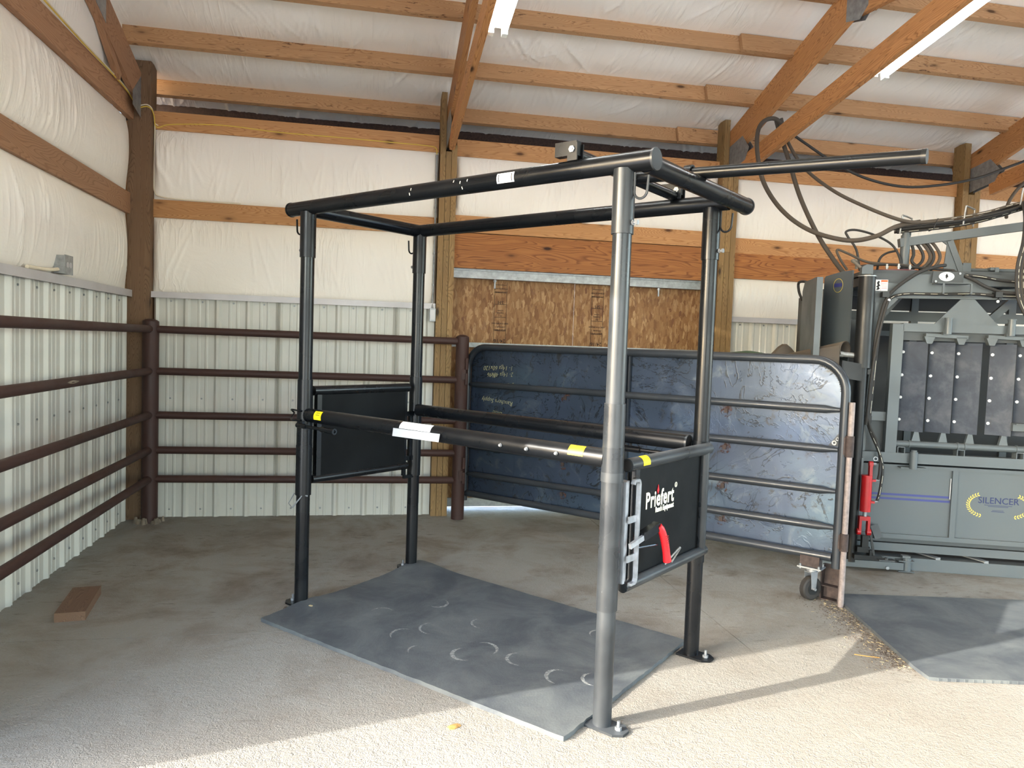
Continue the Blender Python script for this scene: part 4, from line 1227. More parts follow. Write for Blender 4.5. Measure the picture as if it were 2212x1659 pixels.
bit('leaf_scrap', 'tan crushed leaf scrap on the sunlit concrete near the bottom edge', 'leaf', 0.345, 2.70, 0.018, M_LEAF, 0.3, 0, 1)
bit('dirt_crumb', 'small black dirt crumb on the concrete beside the front left foot', 'dirt', -0.40, 4.02, 0.012, M_CLOD, 0.6, 0, 2)
bit('leaf_scrap', 'pale scrap lying on the black mat by the front left post', 'leaf', -0.27, 3.98, 0.013, M_STRAW, 0.4, 0.024, 3)
tw = MB().tube([(2.33, 3.13, 0.004), (2.37, 3.10, 0.006), (2.43, 3.08, 0.004)], 0.0022, 6).build('twig', M_LEAF)
tag(tw, 'thin twig on the sunlit patch of concrete left of the right-hand mat', 'twig')

# ================================================================== HYDRAULIC SQUEEZE CHUTE
ch = thing('squeeze_chute', 'big grey hydraulic cattle squeeze chute at the right with steel slats and red cylinder', 'squeeze chute', (3.2, 4.516, 0), math.atan2(-0.338, 0.941))
UR = 2.1
def cpart(name, mt=M_CHUTE): 
    return lambda m, par=ch: m.build(name, mt, par)
B = lambda *a: MB().box(*a)
B(-0.15, 0.0, 0.002, UR, 0.09, 0.086).build('base_beam', M_CHUTE, ch)
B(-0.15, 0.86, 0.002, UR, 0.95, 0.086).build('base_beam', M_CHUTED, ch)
B(-0.25, -0.075, 0.018, 0.39, -0.005, 0.066).build('draw_arm', M_CHUTE, ch)
m = MB(); m.tube([(0.42, -0.04, 0.006), (0.42, -0.04, 0.098)], 0.027, 16); m.box(0.36, -0.07, 0.074, 0.46, 0.0, 0.080); m.box(0.36, -0.075, 0.006, 0.46, 0.0, 0.011); m.box(0.385, -0.06, 0.098, 0.435, -0.02, 0.112)
m.build('arm_hinge', M_CHUTE, ch)
m = MB(); m.tube([(0.285, -0.078, 0.03), (0.285, -0.092, 0.03)], 0.012, 6); m.build('arm_bolt', M_ZINC, ch)
m = MB(); m.box(0.24, -0.06, 0.066, 0.34, -0.01, 0.074); m.tube([(0.29, -0.04, 0.074), (0.29, -0.04, 0.086)], 0.012, 6); m.build('arm_clip', M_CHUTED, ch)
B(-0.1, 0.1, 0.03, UR, 0.86, 0.05).build('chute_floor', M_FLOORW, ch)
for u in (0.63, 0.93):
    m = MB(); m.bar((u, -0.0, 0.097), (u - 0.14, 0.22, 0.10), 0.045, 0.008); m.box(u - 0.014, 0.0, 0.086, u + 0.014, 0.02, 0.095); m.build('floor_cleat', M_GALV, ch)
B(0.06, 0.03, 0.118, UR, 0.08, 0.172).build('lower_rail', M_CHUTE, ch)
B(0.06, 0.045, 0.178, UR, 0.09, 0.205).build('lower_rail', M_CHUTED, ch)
# lower door panels with frame
B(0.11, 0.0, 0.212, UR, 0.035, 0.243).build('panel_frame', M_CHUTE, ch)
B(0.11, 0.0, 0.693, UR, 0.035, 0.716).build('panel_frame', M_CHUTE, ch)
for u in (0.688, 1.42):
    B(u, 0.0, 0.243, u + 0.034, 0.035, 0.693).build('panel_divider', M_CHUTE, ch)
    m = MB(); m.tube([(u - 0.006, 0.012, 0.5), (u - 0.006, 0.012, 0.64)], 0.005, 8); m.build('door_pin', M_ZINC, ch)
sp = []
for u0, u1 in ((0.11, 0.688), (0.722, 1.42), (1.454, UR)):
    sp.append(B(u0, 0.018, 0.243, u1, 0.022, 0.693).build('door_sheet', M_CHUTE, ch))
for z0, z1 in ((0.503, 0.517), (0.474, 0.488)):
    B(0.14, 0.0165, z0, 0.686, 0.0178, z1).build('blue_stripe', M_BLUEST, sp[0])
# SILENCER lettering with a wreath
tr = (rad(90), 0, 0)
lt = text('brand_lettering', 'SILENCER', 0.060, M_BLUEINK, sp[1], (0.985, 0.0168, 0.487), tr, 0.0005, 0.0002, 'CENTER', 0.98)
m = MB()
for z, hw in ((0.474, 0.085), (0.466, 0.062), (0.440, 0.034), (0.432, 0.040)):
    m.box(0.985 - hw, 0.0165, z, 0.985 + hw, 0.0174, z + 0.0028)
m.build('fine_print', M_BLUEINK, sp[1])
m = MB()
for sg in (-1, 1):
    for i in range(15):
        a = rad(118 + i * 10.2)
        px_ = -0.085 + 0.100 * math.cos(a); pz_ = 0.475 + 0.074 * math.sin(a)
        tang = Vector((math.sin(a) * 0.100, 0, -math.cos(a) * 0.074)).normalized()
        nrm_ = Vector((math.cos(a), 0, math.sin(a)))
        for sd_ in (-1, 1):
            dv = (tang * 0.8 + nrm_ * 0.75 * sd_).normalized()
            q0 = Vector((px_, 0, pz_)); q1 = q0 + dv * 0.019; w_ = Vector((dv.z, 0, -dv.x)) * 0.0042
            mid = q0 + dv * 0.010
            m.prism([(0.985 - sg * -p.x, p.z) for p in (q0, mid + w_, q1, mid - w_)], 0.0165, 0.0175, 'xz')
m.build('gold_wreath', M_GOLD, sp[1])
# middle rails
B(0.085, -0.035, 0.733, UR, 0.03, 0.800).build('middle_rail', M_CHUTE, ch)
MB().tube([(0.27, -0.005, 0.860), (UR, -0.005, 0.860)], 0.0225, 16).build('pivot_pipe', M_CHUTE, ch)
m = MB()
for u in (0.40, 0.70, 0.745, 1.06, 1.11): m.ring((u, -0.005, 0.860), (1, 0, 0), 0.022, 0.0265, 0.012, 16)
m.build('pipe_collars', M_CHUTE, ch)
for u in (0.345, 0.715, 1.075):
    m = MB(); m.box(u - 0.024, -0.03, 0.800, u - 0.019, 0.03, 0.842); m.box(u + 0.019, -0.03, 0.800, u + 0.024, 0.03, 0.842); m.box(u - 0.024, -0.03, 0.837, u + 0.024, 0.03, 0.842)
    m.build('tube_bracket', M_CHUTE, ch)
m = MB(); m.tube([(0.415, -0.06, 0.700), (0.415, -0.06, 0.815)], 0.024, 18); m.tube([(0.415, -0.06, 0.815), (0.415, -0.06, 0.826)], 0.018, 12); m.box(0.34, -0.055, 0.700, 0.50, 0.0, 0.708); m.build('hinge_barrel', M_CHUTE, ch)
# side frame
m = MB(); m.bar((0.277, 0, 0.800), (0.280, 0, 1.66), 0.07, 0.06, (0, 1, 0)); m.build('frame_stile', M_CHUTE, ch)
m = MB(); m.bar((0.110, 0.02, 0.73), (0.146, 0.02, 1.80), 0.022, 0.05, (0, 1, 0)); m.build('frame_stile', M_CHUTE, ch)
B(0.13, 0.0, 1.008, 0.245, 0.04, 1.068).build('cross_bar', M_CHUTE, ch)
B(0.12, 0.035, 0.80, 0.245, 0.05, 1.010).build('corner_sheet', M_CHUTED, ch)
B(0.165, 0.34, 1.06, 0.245, 0.35, 1.62).build('rubber_curtain', M_PLASTIC, ch)
B(0.31, -0.03, 1.612, UR, 0.03, 1.666).build('top_rail', M_CHUTE, ch)
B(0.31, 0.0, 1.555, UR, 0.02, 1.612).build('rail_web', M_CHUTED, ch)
# slats
SL = [(0.305, 0.470), (0.485, 0.638), (0.650, 0.803), (0.858, 1.008), (1.025, 1.18), (1.21, 1.36), (1.38, 1.53), (1.56, 1.71)]
for i, (a, b) in enumerate(SL):
    c_ = (a + b) / 2; wd = b - a
    m = MB(); rot = Matrix.Translation((c_ + 0.006, 0.008, 0)) @ Matrix.Rotation(rad(-27), 4, 'Z')
    m.box(-wd / 2 + 0.008, -0.004, 0.945, wd / 2 + 0.004, 0.004, 1.546, rot)
    p = m.build('slat', M_PLATE, ch)
    m = MB()
    for z in (1.476, 1.321, 1.171, 1.021):
        q = rot @ Vector((-wd / 2 + 0.024, -0.004, z)); q2 = rot @ Vector((-wd / 2 + 0.024, -0.009, z))
        m.tube([q, q2], [0.0105, 0.008], 12)
    m.build('carriage_bolts', M_WHITE, p)
    # lower foot
    m = MB(); x = b - 0.03; m.prism([(x - 0.028, 0.880), (x + 0.028, 0.880), (x + 0.012, 0.95), (x - 0.012, 0.95)], -0.008, 0.018, 'xz'); m.build('slat_foot', M_CHUTE, ch)
for u in (0.575, 0.955, 1.40):
    m = MB(); m.tube([(u, -0.06, 1.600), (u, -0.06, 1.700)], 0.022, 18); m.tube([(u, -0.06, 1.700), (u, -0.06, 1.708)], 0.026, 18); m.box(u - 0.025, -0.06, 1.596, u + 0.01, -0.02, 1.616); m.build('hinge_barrel', M_CHUTE, ch)
    m = MB(); m.bar((u - 0.125, -0.02, 1.592), (u + 0.135, -0.02, 1.583), 0.04, 0.022)
    for du in (-0.10, 0.095):
        x = u + du; m.prism([(x - 0.034, 1.582), (x + 0.034, 1.582), (x + 0.016, 1.535), (x - 0.016, 1.535)], -0.04, 0.01, 'xz')
    m.build('slat_hanger', M_CHUTE, ch)
# brace tray at right
m = MB(); m.box(1.005, -0.06, 0.985, 1.20, 0.0, 1.03); m.box(1.005, -0.10, 1.03, 1.20, 0.0, 1.035); m.build('side_bracket', M_CHUTE, ch)
# triangular gusset and main head plate
MB().prism([(0.505, 1.664), (0.900, 1.664), (0.745, 1.835), (0.662, 1.835)], -0.012, -0.004, 'xz').build('gusset', M_CHUTE, ch)
MB().prism([(0.125, 1.30), (0.150, 1.30), (0.160, 1.72), (0.200, 1.765), (0.262, 1.833), (UR, 1.850), (UR, 1.905), (0.92, 1.905), (0.86, 1.885), (0.675, 2.004), (0.395, 1.992), (0.305, 1.925), (0.140, 1.940), (0.120, 1.99)], 0.0, 0.008, 'xz').build('head_plate', M_CHUTE, ch)
m = MB(); m.bar((0.20, -0.012, 1.768), (0.262, -0.012, 1.835), 0.03, 0.006, (0, 1, 0)); m.bar((0.262, -0.012, 1.833), (UR, -0.012, 1.850), 0.03, 0.006); m.build('plate_flange', M_CHUTE, ch)
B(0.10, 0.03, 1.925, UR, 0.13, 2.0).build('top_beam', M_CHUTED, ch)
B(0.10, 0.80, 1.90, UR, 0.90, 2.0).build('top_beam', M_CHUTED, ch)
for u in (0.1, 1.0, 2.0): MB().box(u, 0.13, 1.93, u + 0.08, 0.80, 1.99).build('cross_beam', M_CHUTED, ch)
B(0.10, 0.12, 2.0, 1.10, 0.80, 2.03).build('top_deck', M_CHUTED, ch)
# far side behind the openings; its sheets are blackened to paint the interior's shade
B(0.1, 0.865, 0.15, UR, 0.88, 1.70).build('far_side_shade_sheet', M_CHPOST, ch)
B(0.1, 0.865, 1.80, UR, 0.88, 1.92).build('far_side_shade_sheet', M_CHPOST, ch)
B(0.055, 0.45, 0.80, 0.30, 0.46, 1.70).build('inner_shade_sheet', M_CHPOST, ch)  # dark sheet added behind the curtain to stand in for shade
B(0.30, 0.40, 0.10, UR, 0.41, 0.70).build('inner_shade_sheet', M_CHPOST, ch)
m = MB(); m.box(0.1, 0.84, 1.72, UR, 0.90, 1.79); m.box(0.1, 0.84, 1.60, UR, 0.88, 1.64)
for u in (0.15, 0.66, 1.35): m.box(u, 0.85, 0.15, u + 0.05, 0.90, 1.92)
m.build('far_side_frame', M_CHUTE, ch)
MB().bar((0.30, 0.5, 1.70), (0.46, 0.5, 1.90), 0.05, 0.03, (0, 1, 0)).build('inner_brace', M_CHUTE, ch); MB().bar((1.02, 0.4, 1.72), (1.22, 0.4, 1.92), 0.05, 0.03, (0, 1, 0)).build('inner_brace', M_CHUTE, ch)
# front end frame
m = MB(); m.box(0.03, 0.02, 0.05, 0.06, 0.95, 0.12); m.box(0.04, 0.85, 0.05, 0.10, 0.93, 2.0); m.build('end_frame', M_CHUTED, ch)
# sign with tray
sg_ = MB().prism([(0.468, 1.936), (0.660, 1.938), (0.660, 2.010), (0.474, 2.010)], -0.03, -0.024, 'xz').build('name_plate', M_CHUTED, ch)
m = MB(); m.prism([(0.556 + 0.047 * math.cos(rad(a)), 1.978 + 0.030 * math.sin(rad(a))) for a in range(0, 360, 15)], -0.0325, -0.0302, 'xz'); ov = m.build('oval_badge', M_WHITE, sg_)
m = MB()
m.prism([(0.548, 1.985), (0.556, 1.998), (0.562, 1.988), (0.566, 1.975), (0.557, 1.970), (0.561, 1.960), (0.551, 1.968)], -0.0335, -0.0326, 'xz'); m.build('badge_figure', M_INK_SHADE, sg_)
m = MB()
for a in range(200, 341, 14): m.box(0.556 + 0.037 * math.cos(rad(a)) - 0.0022, -0.0333, 1.978 + 0.022 * math.sin(rad(a)) - 0.003, 0.556 + 0.037 * math.cos(rad(a)) + 0.0022, -0.0326, 1.978 + 0.022 * math.sin(rad(a)) + 0.003)
for a in range(30, 151, 14): m.box(0.556 + 0.037 * math.cos(rad(a)) - 0.002, -0.0333, 1.978 + 0.022 * math.sin(rad(a)) - 0.0022, 0.556 + 0.037 * math.cos(rad(a)) + 0.002, -0.0326, 1.978 + 0.022 * math.sin(rad(a)) + 0.0022)
m.build('badge_print', M_GALV, sg_)
m = MB()
for u, z in ((0.49, 1.945), (0.635, 1.999)): m.tube([(u, -0.03, z), (u, -0.038, z)], 0.008, 6)
m.build('plate_bolts', M_ZINC, sg_)
m = MB(); m.box(0.472, -0.115, 1.926, 0.680, -0.025, 1.931); m.box(0.505, -0.115, 1.856, 0.517, -0.105, 1.926); m.box(0.672, -0.115, 1.856, 0.684, -0.105, 1.926); m.box(0.505, -0.115, 1.856, 0.517, -0.0, 1.862); m.box(0.672, -0.115, 1.856, 0.684, 0.0, 1.862)
m.build('lever_tray', M_CHUTE, ch)
# warning decal
dc = B(0.128, -0.0045, 1.878, 0.206, -0.002, 1.952).build('warning_decal', M_WHITE, ch)
B(0.163, -0.0055, 1.937, 0.204, -0.0046, 1.950).build('decal_band', M_ORANGE, dc)
m = MB()
for z in (1.925, 1.915, 1.905, 1.895): m.box(0.166, -0.0055, z, 0.201, -0.0046, z + 0.0025)
m.box(0.162, -0.0055, 1.880, 0.1632, -0.0046, 1.950)
m.build('decal_print', M_ORANGE, dc)
MB().prism([(0.134, 1.885), (0.142, 1.900), (0.132, 1.905), (0.142, 1.915), (0.136, 1.932), (0.146, 1.945), (0.154, 1.940), (0.150, 1.925), (0.158, 1.912), (0.148, 1.905), (0.156, 1.892), (0.146, 1.884)], -0.0058, -0.0046, 'xz').build('decal_figure', M_INK_SHADE, dc)
# valve plate on deck
m = MB(); m.tube([(0.345, 0.36, 2.030), (0.345, 0.36, 2.046)], 0.172, 32); m.build('valve_plate', M_DRED, ch)
for u, v in ((0.27, 0.24), (0.34, 0.22), (0.42, 0.24)):
    m = MB(); m.tube([(u, v, 2.046), (u, v, 2.060), (u, v, 2.0601), (u, v, 2.070), (u, v, 2.0701), (u, v, 2.085)], [0.008, 0.008, 0.012, 0.012, 0.008, 0.008], 8); m.build('hose_fitting', M_GALV, ch)
# mast, boom, hoops, stand
m = MB(); m.tube([(0.417, 0.35, 2.03), (0.417, 0.35, 2.30)], 0.031, 20); m.tube([(0.417, 0.35, 2.285), (0.417, 0.35, 2.318)], 0.024, 16); m.build('mast', M_CHUTE, ch)
m = MB(); m.bar((0.375, 0.35, 2.246), (1.95, 0.35, 2.490), 0.055, 0.058); m.build('hose_boom', M_CHUTE, ch)
for u, z, h in ((0.36, 2.305, 0.125), (0.768, 2.372, 0.125), (1.122, 2.50, 0.12), (1.6, 2.48, 0.12)):
    MB().tube(smooth_path([(u, 0.30, z), (u + 0.01, 0.30, z + h - 0.01), (u + 0.02, 0.30, z + h), (u + 0.095, 0.38, z + h - 0.005), (u + 0.105, 0.39, z + h - 0.015), (u + 0.1, 0.39, z - 0.0)], 3), 0.006, 8).build('hose_hoop', M_GALV, ch)
MB().prism([(0.672, 2.03), (0.80, 2.03), (0.705, 2.265), (0.655, 2.262), (0.69, 2.235)], 0.34, 0.352, 'xz').build('boom_stand', M_CHUTE, ch)
m = MB(); m.bar((0.800, 0.335, 2.03), (0.705, 0.335, 2.265), 0.04, 0.008, (0, 1, 0)); m.build('boom_stand', M_CHUTE, ch)
B(0.797, 0.33, 2.0, 0.850, 0.38, 2.112).build('deck_post', M_CHUTE, ch)
for dz in (2.035, 2.065): MB().tube([(0.85, 0.35, dz), (UR, 0.35, dz)], 0.012, 10).build('deck_pipe', M_CHUTE, ch)
m = MB(); m.box(0.962, 0.30, 2.06, 1.012, 0.38, 2.08); m.box(0.990, 0.295, 1.972, 1.015, 0.30, 2.08); m.box(0.962, 0.38, 1.972, 1.0, 0.385, 2.08); m.build('pipe_bracket', M_CHUTE, ch)
# black corner post with its sleeve and collar
MB().tube([(0.060, -0.05, 0.05), (0.060, -0.05, 1.45)], 0.034, 22).build('corner_post', M_CHPOST, ch)
MB().tube([(0.060, -0.05, 1.36), (0.060, -0.05, 1.965)], 0.053, 26).build('corner_post', M_CHPOST, ch)
MB().tube([(0.060, -0.05, 1.965), (0.060, -0.05, 1.972)], 0.058, 26).build('post_cap', M_GALV, ch)
m = MB(); m.prism([(0.03, 1.985), (0.10, 1.985), (0.10, 2.045), (0.06, 2.05), (0.03, 2.03)], -0.03, 0.02, 'xz'); m.build('post_bracket', M_CHUTE, ch)
MB().tube(smooth_path([(0.085, -0.02, 1.975), (0.015, 0.05, 2.06), (-0.002, 0.09, 2.085), (0.04, 0.15, 2.092), (0.05, 0.17, 2.04)], 4), 0.010, 10).build('bent_pipe', M_PLASTIC, ch)
m = MB(); pts = []
m.prism([(-0.080, 1.290), (0.050, 1.272), (0.050, 1.385), (-0.075, 1.405)], -0.10, -0.092, 'xz'); m.box(-0.08, -0.10, 1.275, -0.072, 0.02, 1.405); m.build('post_collar', M_CHPOST, ch)
m = MB(); m.tube([(-0.09, -0.03, 1.448), (0.03, -0.03, 1.440)], 0.018, 12); m.tube([(-0.10, -0.03, 1.448), (-0.06, -0.03, 1.446)], 0.022, 8); m.build('collar_pin', M_GALV, ch)
# head door wings
m = MB(); m.prism([(0.0, 0.30), (0.285, 0.30), (0.285, 1.985), (0.27, 2.0), (0.10, 2.02), (0.0, 2.02)], 0.0, 0.012, 'yz'); hd = m.build('head_door', M_CHUTE, ch, (0.0, 0.075, 0), (0, 0, math.atan2(0.115, 0.255)))
m = MB(); m.box(-0.0022, 0.095, 1.915, -0.0012, 0.175, 1.94); m.build('blue_badge', M_BLUEST, hd)
m = MB(); m.ring((-0.001, 0.135, 1.925), (1, 0, 0), 0.046, 0.049, 0.001, 24); m.build('badge_ring', M_GOLD, hd)
m = MB(); m.box(-0.24, 0.02, 0.30, -0.20, 0.13, 1.965); m.box(-0.235, 0.13, 0.30, -0.225, 0.46, 1.90); m.prism([(0.13, 1.90), (0.46, 1.90), (0.40, 1.965), (0.13, 1.965)], -0.235, -0.225, 'yz'); m.build('head_door', M_CHUTE, ch)
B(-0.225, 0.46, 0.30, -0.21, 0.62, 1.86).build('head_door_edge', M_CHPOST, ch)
MB().tube(smooth_path([(-0.23, 0.40, 1.965), (-0.24, 0.50, 1.975), (-0.24, 0.59, 1.965), (-0.235, 0.57, 1.90), (-0.225, 0.50, 1.84)], 4), 0.010, 8).build('bent_pipe', M_RUBBERH, ch)
B(-0.06, 0.34, 0.3, -0.01, 0.60, 1.93).build('head_gate_frame', M_CHPOST, ch)
# belt side curtain below the gate height, closing the front corner
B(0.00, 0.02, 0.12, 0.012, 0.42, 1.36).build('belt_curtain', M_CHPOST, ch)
# hydraulic cylinder with clevises
hc = MB(); hc.tube([(0.118, -0.10, 0.405), (0.118, -0.10, 0.648)], 0.034, 22); hc = hc.build('hydraulic_cylinder', M_RED, ch)
m = MB(); m.box(0.128, -0.118, 0.64, 0.146, -0.082, 0.735); m.tube([(0.125, -0.10, 0.725), (0.150, -0.10, 0.725)], 0.018, 12); m.build('cylinder_yoke', M_RED, hc)
for z_ in (0.608, 0.463): MB().box(0.145, -0.115, z_, 0.172, -0.085, z_ + 0.014).build('hose_port', M_RED, hc)
m = MB(); m.tube([(0.118, -0.10, 0.37), (0.118, -0.10, 0.405)], 0.013, 14); m.build('piston_rod', M_ZINC, hc)
m = MB(); m.box(0.082, -0.12, 0.345, 0.150, -0.08, 0.372); m.box(0.082, -0.12, 0.262, 0.097, -0.08, 0.350); m.box(0.135, -0.12, 0.262, 0.150, -0.08, 0.350)
m.tube([(0.074, -0.10, 0.266), (0.096, -0.10, 0.266)], 0.022, 14); m.tube([(0.134, -0.10, 0.266), (0.160, -0.10, 0.266)], 0.022, 14); m.build('cylinder_clevis', M_RED, hc)
m = MB(); m.tube([(0.15, -0.10, 0.725), (0.170, -0.10, 0.725)], 0.010, 8); m.ring((0.165, -0.10, 0.760), (0, 1, 0), 0.010, 0.015, 0.005, 14); m.tube([(0.17, -0.10, 0.615), (0.195, -0.10, 0.62)], 0.009, 8); m.tube([(0.17, -0.10, 0.470), (0.195, -0.10, 0.478)], 0.009, 8); m.build('cylinder_fittings', M_ZINC, hc)
B(0.07, -0.07, 0.64, 0.10, -0.03, 0.76).build('cylinder_lug', M_CHUTE, ch)
m = MB(); m.bar((0.16, -0.10, 0.265), (0.19, -0.11, 0.10), 0.014, 0.012, (0, 1, 0)); m.box(0.08, -0.115, 0.13, 0.16, -0.06, 0.165); m.box(0.06, -0.13, 0.085, 0.19, -0.05, 0.115); m.box(0.155, -0.13, 0.115, 0.17, -0.05, 0.15); m.box(0.19, -0.13, 0.10, 0.235, -0.07, 0.112); m.box(0.11, -0.11, 0.165, 0.15, -0.07, 0.24); m.build('latch_linkage', M_CHPOST, ch)
m = MB(); m.bar((0.205, -0.02, 0.30), (0.235, -0.04, 0.215), 0.05, 0.01, (0, 1, 0)); m.box(0.15, -0.04, 0.205, 0.245, 0.0, 0.215); m.build('foot_lever', M_CHUTED, ch)
# hoses of the chute
def hose(pts, r=0.010, mt=M_RUBBERH, par=ch, name='hose', stripe=False):
    p = smooth_path(pts, 6)
    o = MB().tube(p, r, 10).build(name, mt, par)
    if stripe:   # printed line on the hose side facing the room
        m = MB(); rr = random.Random(len(pts)); i = 1
        while i < len(p) - 2:
            n_ = rr.choice([1, 2, 2, 3])
            j = min(i + n_, len(p) - 1)
            q = [v + Vector((0, -(r + 0.0004), 0.0)) for v in p[i:j + 1]]
            if len(q) > 1: m.tube(q, 0.0011, 5)
            i = j + 1 + (rr.random() < 0.3)
        m.build('hose_print', M_LOGOW, o)
    return o
hose([(0.578, 0.06, 2.062), (0.50, 0.0, 2.045), (0.382, -0.03, 2.0), (0.257, -0.04, 1.906), (0.19, -0.04, 1.818), (0.154, -0.05, 1.687), (0.133, -0.05, 1.531), (0.127, -0.05, 1.282), (0.117, -0.05, 1.030), (0.12, -0.05, 0.99)], 0.0115)
hose([(1.9, -0.03, 1.872), (1.011, -0.03, 1.858), (0.731, -0.03, 1.868), (0.534, -0.03, 1.862), (0.333, -0.03, 1.860), (0.25, -0.03, 1.845), (0.195, -0.03, 1.80), (0.165, -0.045, 1.70), (0.15, -0.05, 1.53), (0.138, -0.05, 1.28), (0.128, -0.05, 1.03), (0.125, -0.05, 0.98)], 0.0095, stripe=True)
hose([(0.20, -0.045, 1.81), (0.172, -0.055, 1.70), (0.142, -0.065, 1.53), (0.118, -0.065, 1.30), (0.108, -0.065, 1.1), (0.104, -0.06, 0.98)], 0.0095)
hose([(0.104, -0.06, 1.066), (0.133, -0.06, 0.959), (0.176, -0.07, 0.868), (0.200, -0.08, 0.759), (0.195, -0.10, 0.665), (0.188, -0.10, 0.622)], 0.0095)
hose([(0.112, -0.05, 1.003), (0.145, -0.06, 0.912), (0.190, -0.08, 0.805), (0.216, -0.09, 0.697), (0.205, -0.10, 0.555), (0.190, -0.10, 0.480)], 0.0095, stripe=True)
hose([(0.11, 0.3, 2.04), (0.079, 0.3, 2.187), (0.018, 0.3, 2.277), (0.004, 0.3, 2.316), (0.077, 0.32, 2.33), (0.209, 0.34, 2.298), (0.324, 0.33, 2.23), (0.375, 0.31, 2.13), (0.378, 0.30, 2.06)], 0.008)
hose([(0.012, 0.25, 2.04), (-0.039, 0.25, 2.114), (-0.064, 0.25, 2.178), (0.013, 0.28, 2.161), (0.145, 0.3, 2.107), (0.27, 0.3, 2.092), (0.377, 0.3, 2.088), (0.47, 0.28, 2.07)], 0.0085, M_HOSEG)
hose([(0.086, 0.28, 2.063), (0.147, 0.28, 2.077), (0.301, 0.27, 2.085), (0.424, 0.26, 2.07), (0.545, 0.25, 2.06), (0.7, 0.22, 2.045)], 0.009)
hose([(0.255, 0.4, 2.05), (0.268, 0.4, 2.137), (0.312, 0.4, 2.18), (0.385, 0.4, 2.20)], 0.008)
for k, (a, b, c_) in enumerate(((0.49, 0.53, 0.44), (0.53, 0.575, 0.50), (0.56, 0.60, 0.53), (0.60, 0.64, 0.57), (0.455, 0.47, 0.52))):
    hose([(a - 0.05, 0.34, 2.27), (a, 0.35, 2.245), (b, 0.33, 2.17), (b - 0.01, 0.32, 2.11), (c_, 0.28, 2.05)], 0.0105, M_HOSEG if k % 2 else M_RUBBERH)
rg = random.Random(9)
for k in range(9):   # bundle lying in the hoops on top of the boom
    dz = rg.uniform(-0.022, 0.038); dy = (k - 4) * 0.013
    pts = []
    for u in (0.36, 0.52, 0.72, 0.92, 1.06, 1.14):
        base = 2.338 + (u - 0.36) * 0.135 + 0.20 * max(0, u - 0.85) ** 1.0
        pts.append((u + rg.uniform(-0.01, 0.01), 0.345 + dy + rg.uniform(-0.008, 0.008), base + dz + rg.uniform(-0.006, 0.006)))
    ox = (k - 4) * 0.012; oy = -0.006 * abs(k - 4)
    pts += [(1.165 + ox, 0.25, 2.50 + dz), (1.11 + ox, 0.10, 2.37), (1.05 + ox, 0.0 + oy, 2.21), (1.01 + ox, -0.04 + oy, 2.07), (1.00 + ox, -0.06 + oy, 1.95), (1.02 + ox, -0.06 + oy, 1.83), (1.08 + ox, -0.05 + oy, 1.72), (1.16 + ox, -0.03, 1.64)]
    hose(pts, 0.0098 if k % 3 else 0.0085, M_RUBBERH if k % 2 == 0 or k > 6 else M_HOSEG, stripe=(k in (1, 4, 7)))
m = MB(); m.tube([(0.585, 0.275, 2.385), (0.60, 0.29, 2.41), (0.62, 0.34, 2.415), (0.61, 0.41, 2.40), (0.585, 0.40, 2.34), (0.575, 0.29, 2.335), (0.585, 0.275, 2.385)], 0.003, 6); m.build('cable_tie', M_RUBBERH, ch)
hose([(0.616, 0.04, 2.022), (0.717, -0.02, 1.965), (0.824, -0.04, 1.905), (1.024, -0.045, 1.875), (1.9, -0.045, 1.885)], 0.011)
hose([(0.653, 0.02, 2.0), (0.789, 0.02, 1.985), (1.047, 0.02, 1.955), (1.9, 0.02, 1.94)], 0.010, stripe=True)
for u, z in ((0.170, 1.845), (0.858, 1.860), (0.105, 1.33), (0.107, 1.02)):
    m = MB(); m.box(u - 0.012, -0.065, z - 0.012, u + 0.030, -0.012, z + 0.022); m.tube([(u + 0.025, -0.030, z - 0.022), (u + 0.025, -0.045, z - 0.022)], 0.010, 10)
    m.build('hose_clamp', M_CHPOST, ch)
m = MB()
for u, z in ((0.205, 1.815), (0.868, 1.822)): m.tube([(u, -0.045, z), (u, -0.050, z)], 0.009, 10)
m.build('clamp_bolts', M_WHITE, ch)

# rolled belt flap behind the gate corner
ft = thing('belt_flap', 'dusty rolled black belting flap poking over the gate beside the black chute post', 'belting', (3.2, 4.516, 0), math.atan2(-0.338, 0.941))
vs, fs = [], []
A_ = Vector((-0.045, -0.03, 1.475)); E_ = Vector((-0.42, 0.30, 1.405))
n1, n2 = 14, 14
for i in range(n1 + 1):
    t = i / n1; c_ = A_.lerp(E_, t); rr = 0.062 * (1 - t) + 0.012 * t
    for j in range(n2 + 1):
        a = rad(-40 + 250 * j / n2)
        vs.append(c_ + Vector((math.cos(a) * rr * 0.75, math.cos(a) * rr * 0.75, math.sin(a) * rr)) )
W = n2 + 1
for i in range(n1):
    for j in range(n2): fs.append((i * W + j, i * W + j + 1, (i + 1) * W + j + 1, (i + 1) * W + j))
m = MB(); m.add(vs, fs); m.add([A_ + Vector((-0.05, -0.05, 0.03)), A_ + Vector((-0.045, -0.045, -0.16)), E_ + Vector((0, 0, -0.12)), E_ + Vector((0, 0, 0.01))], [(0, 1, 2, 3)])
o = m.build('belting', M_BELT, ft, sharp=60)
md = o.modifiers.new('thick', 'SOLIDIFY'); md.thickness = 0.006
f2 = thing('belt_flap', 'brown folded scrap of belting behind the gate top, left of the rolled flap', 'belting', (3.2, 4.516, 0), math.atan2(-0.338, 0.941))
m = MB(); vs = []; fs = []
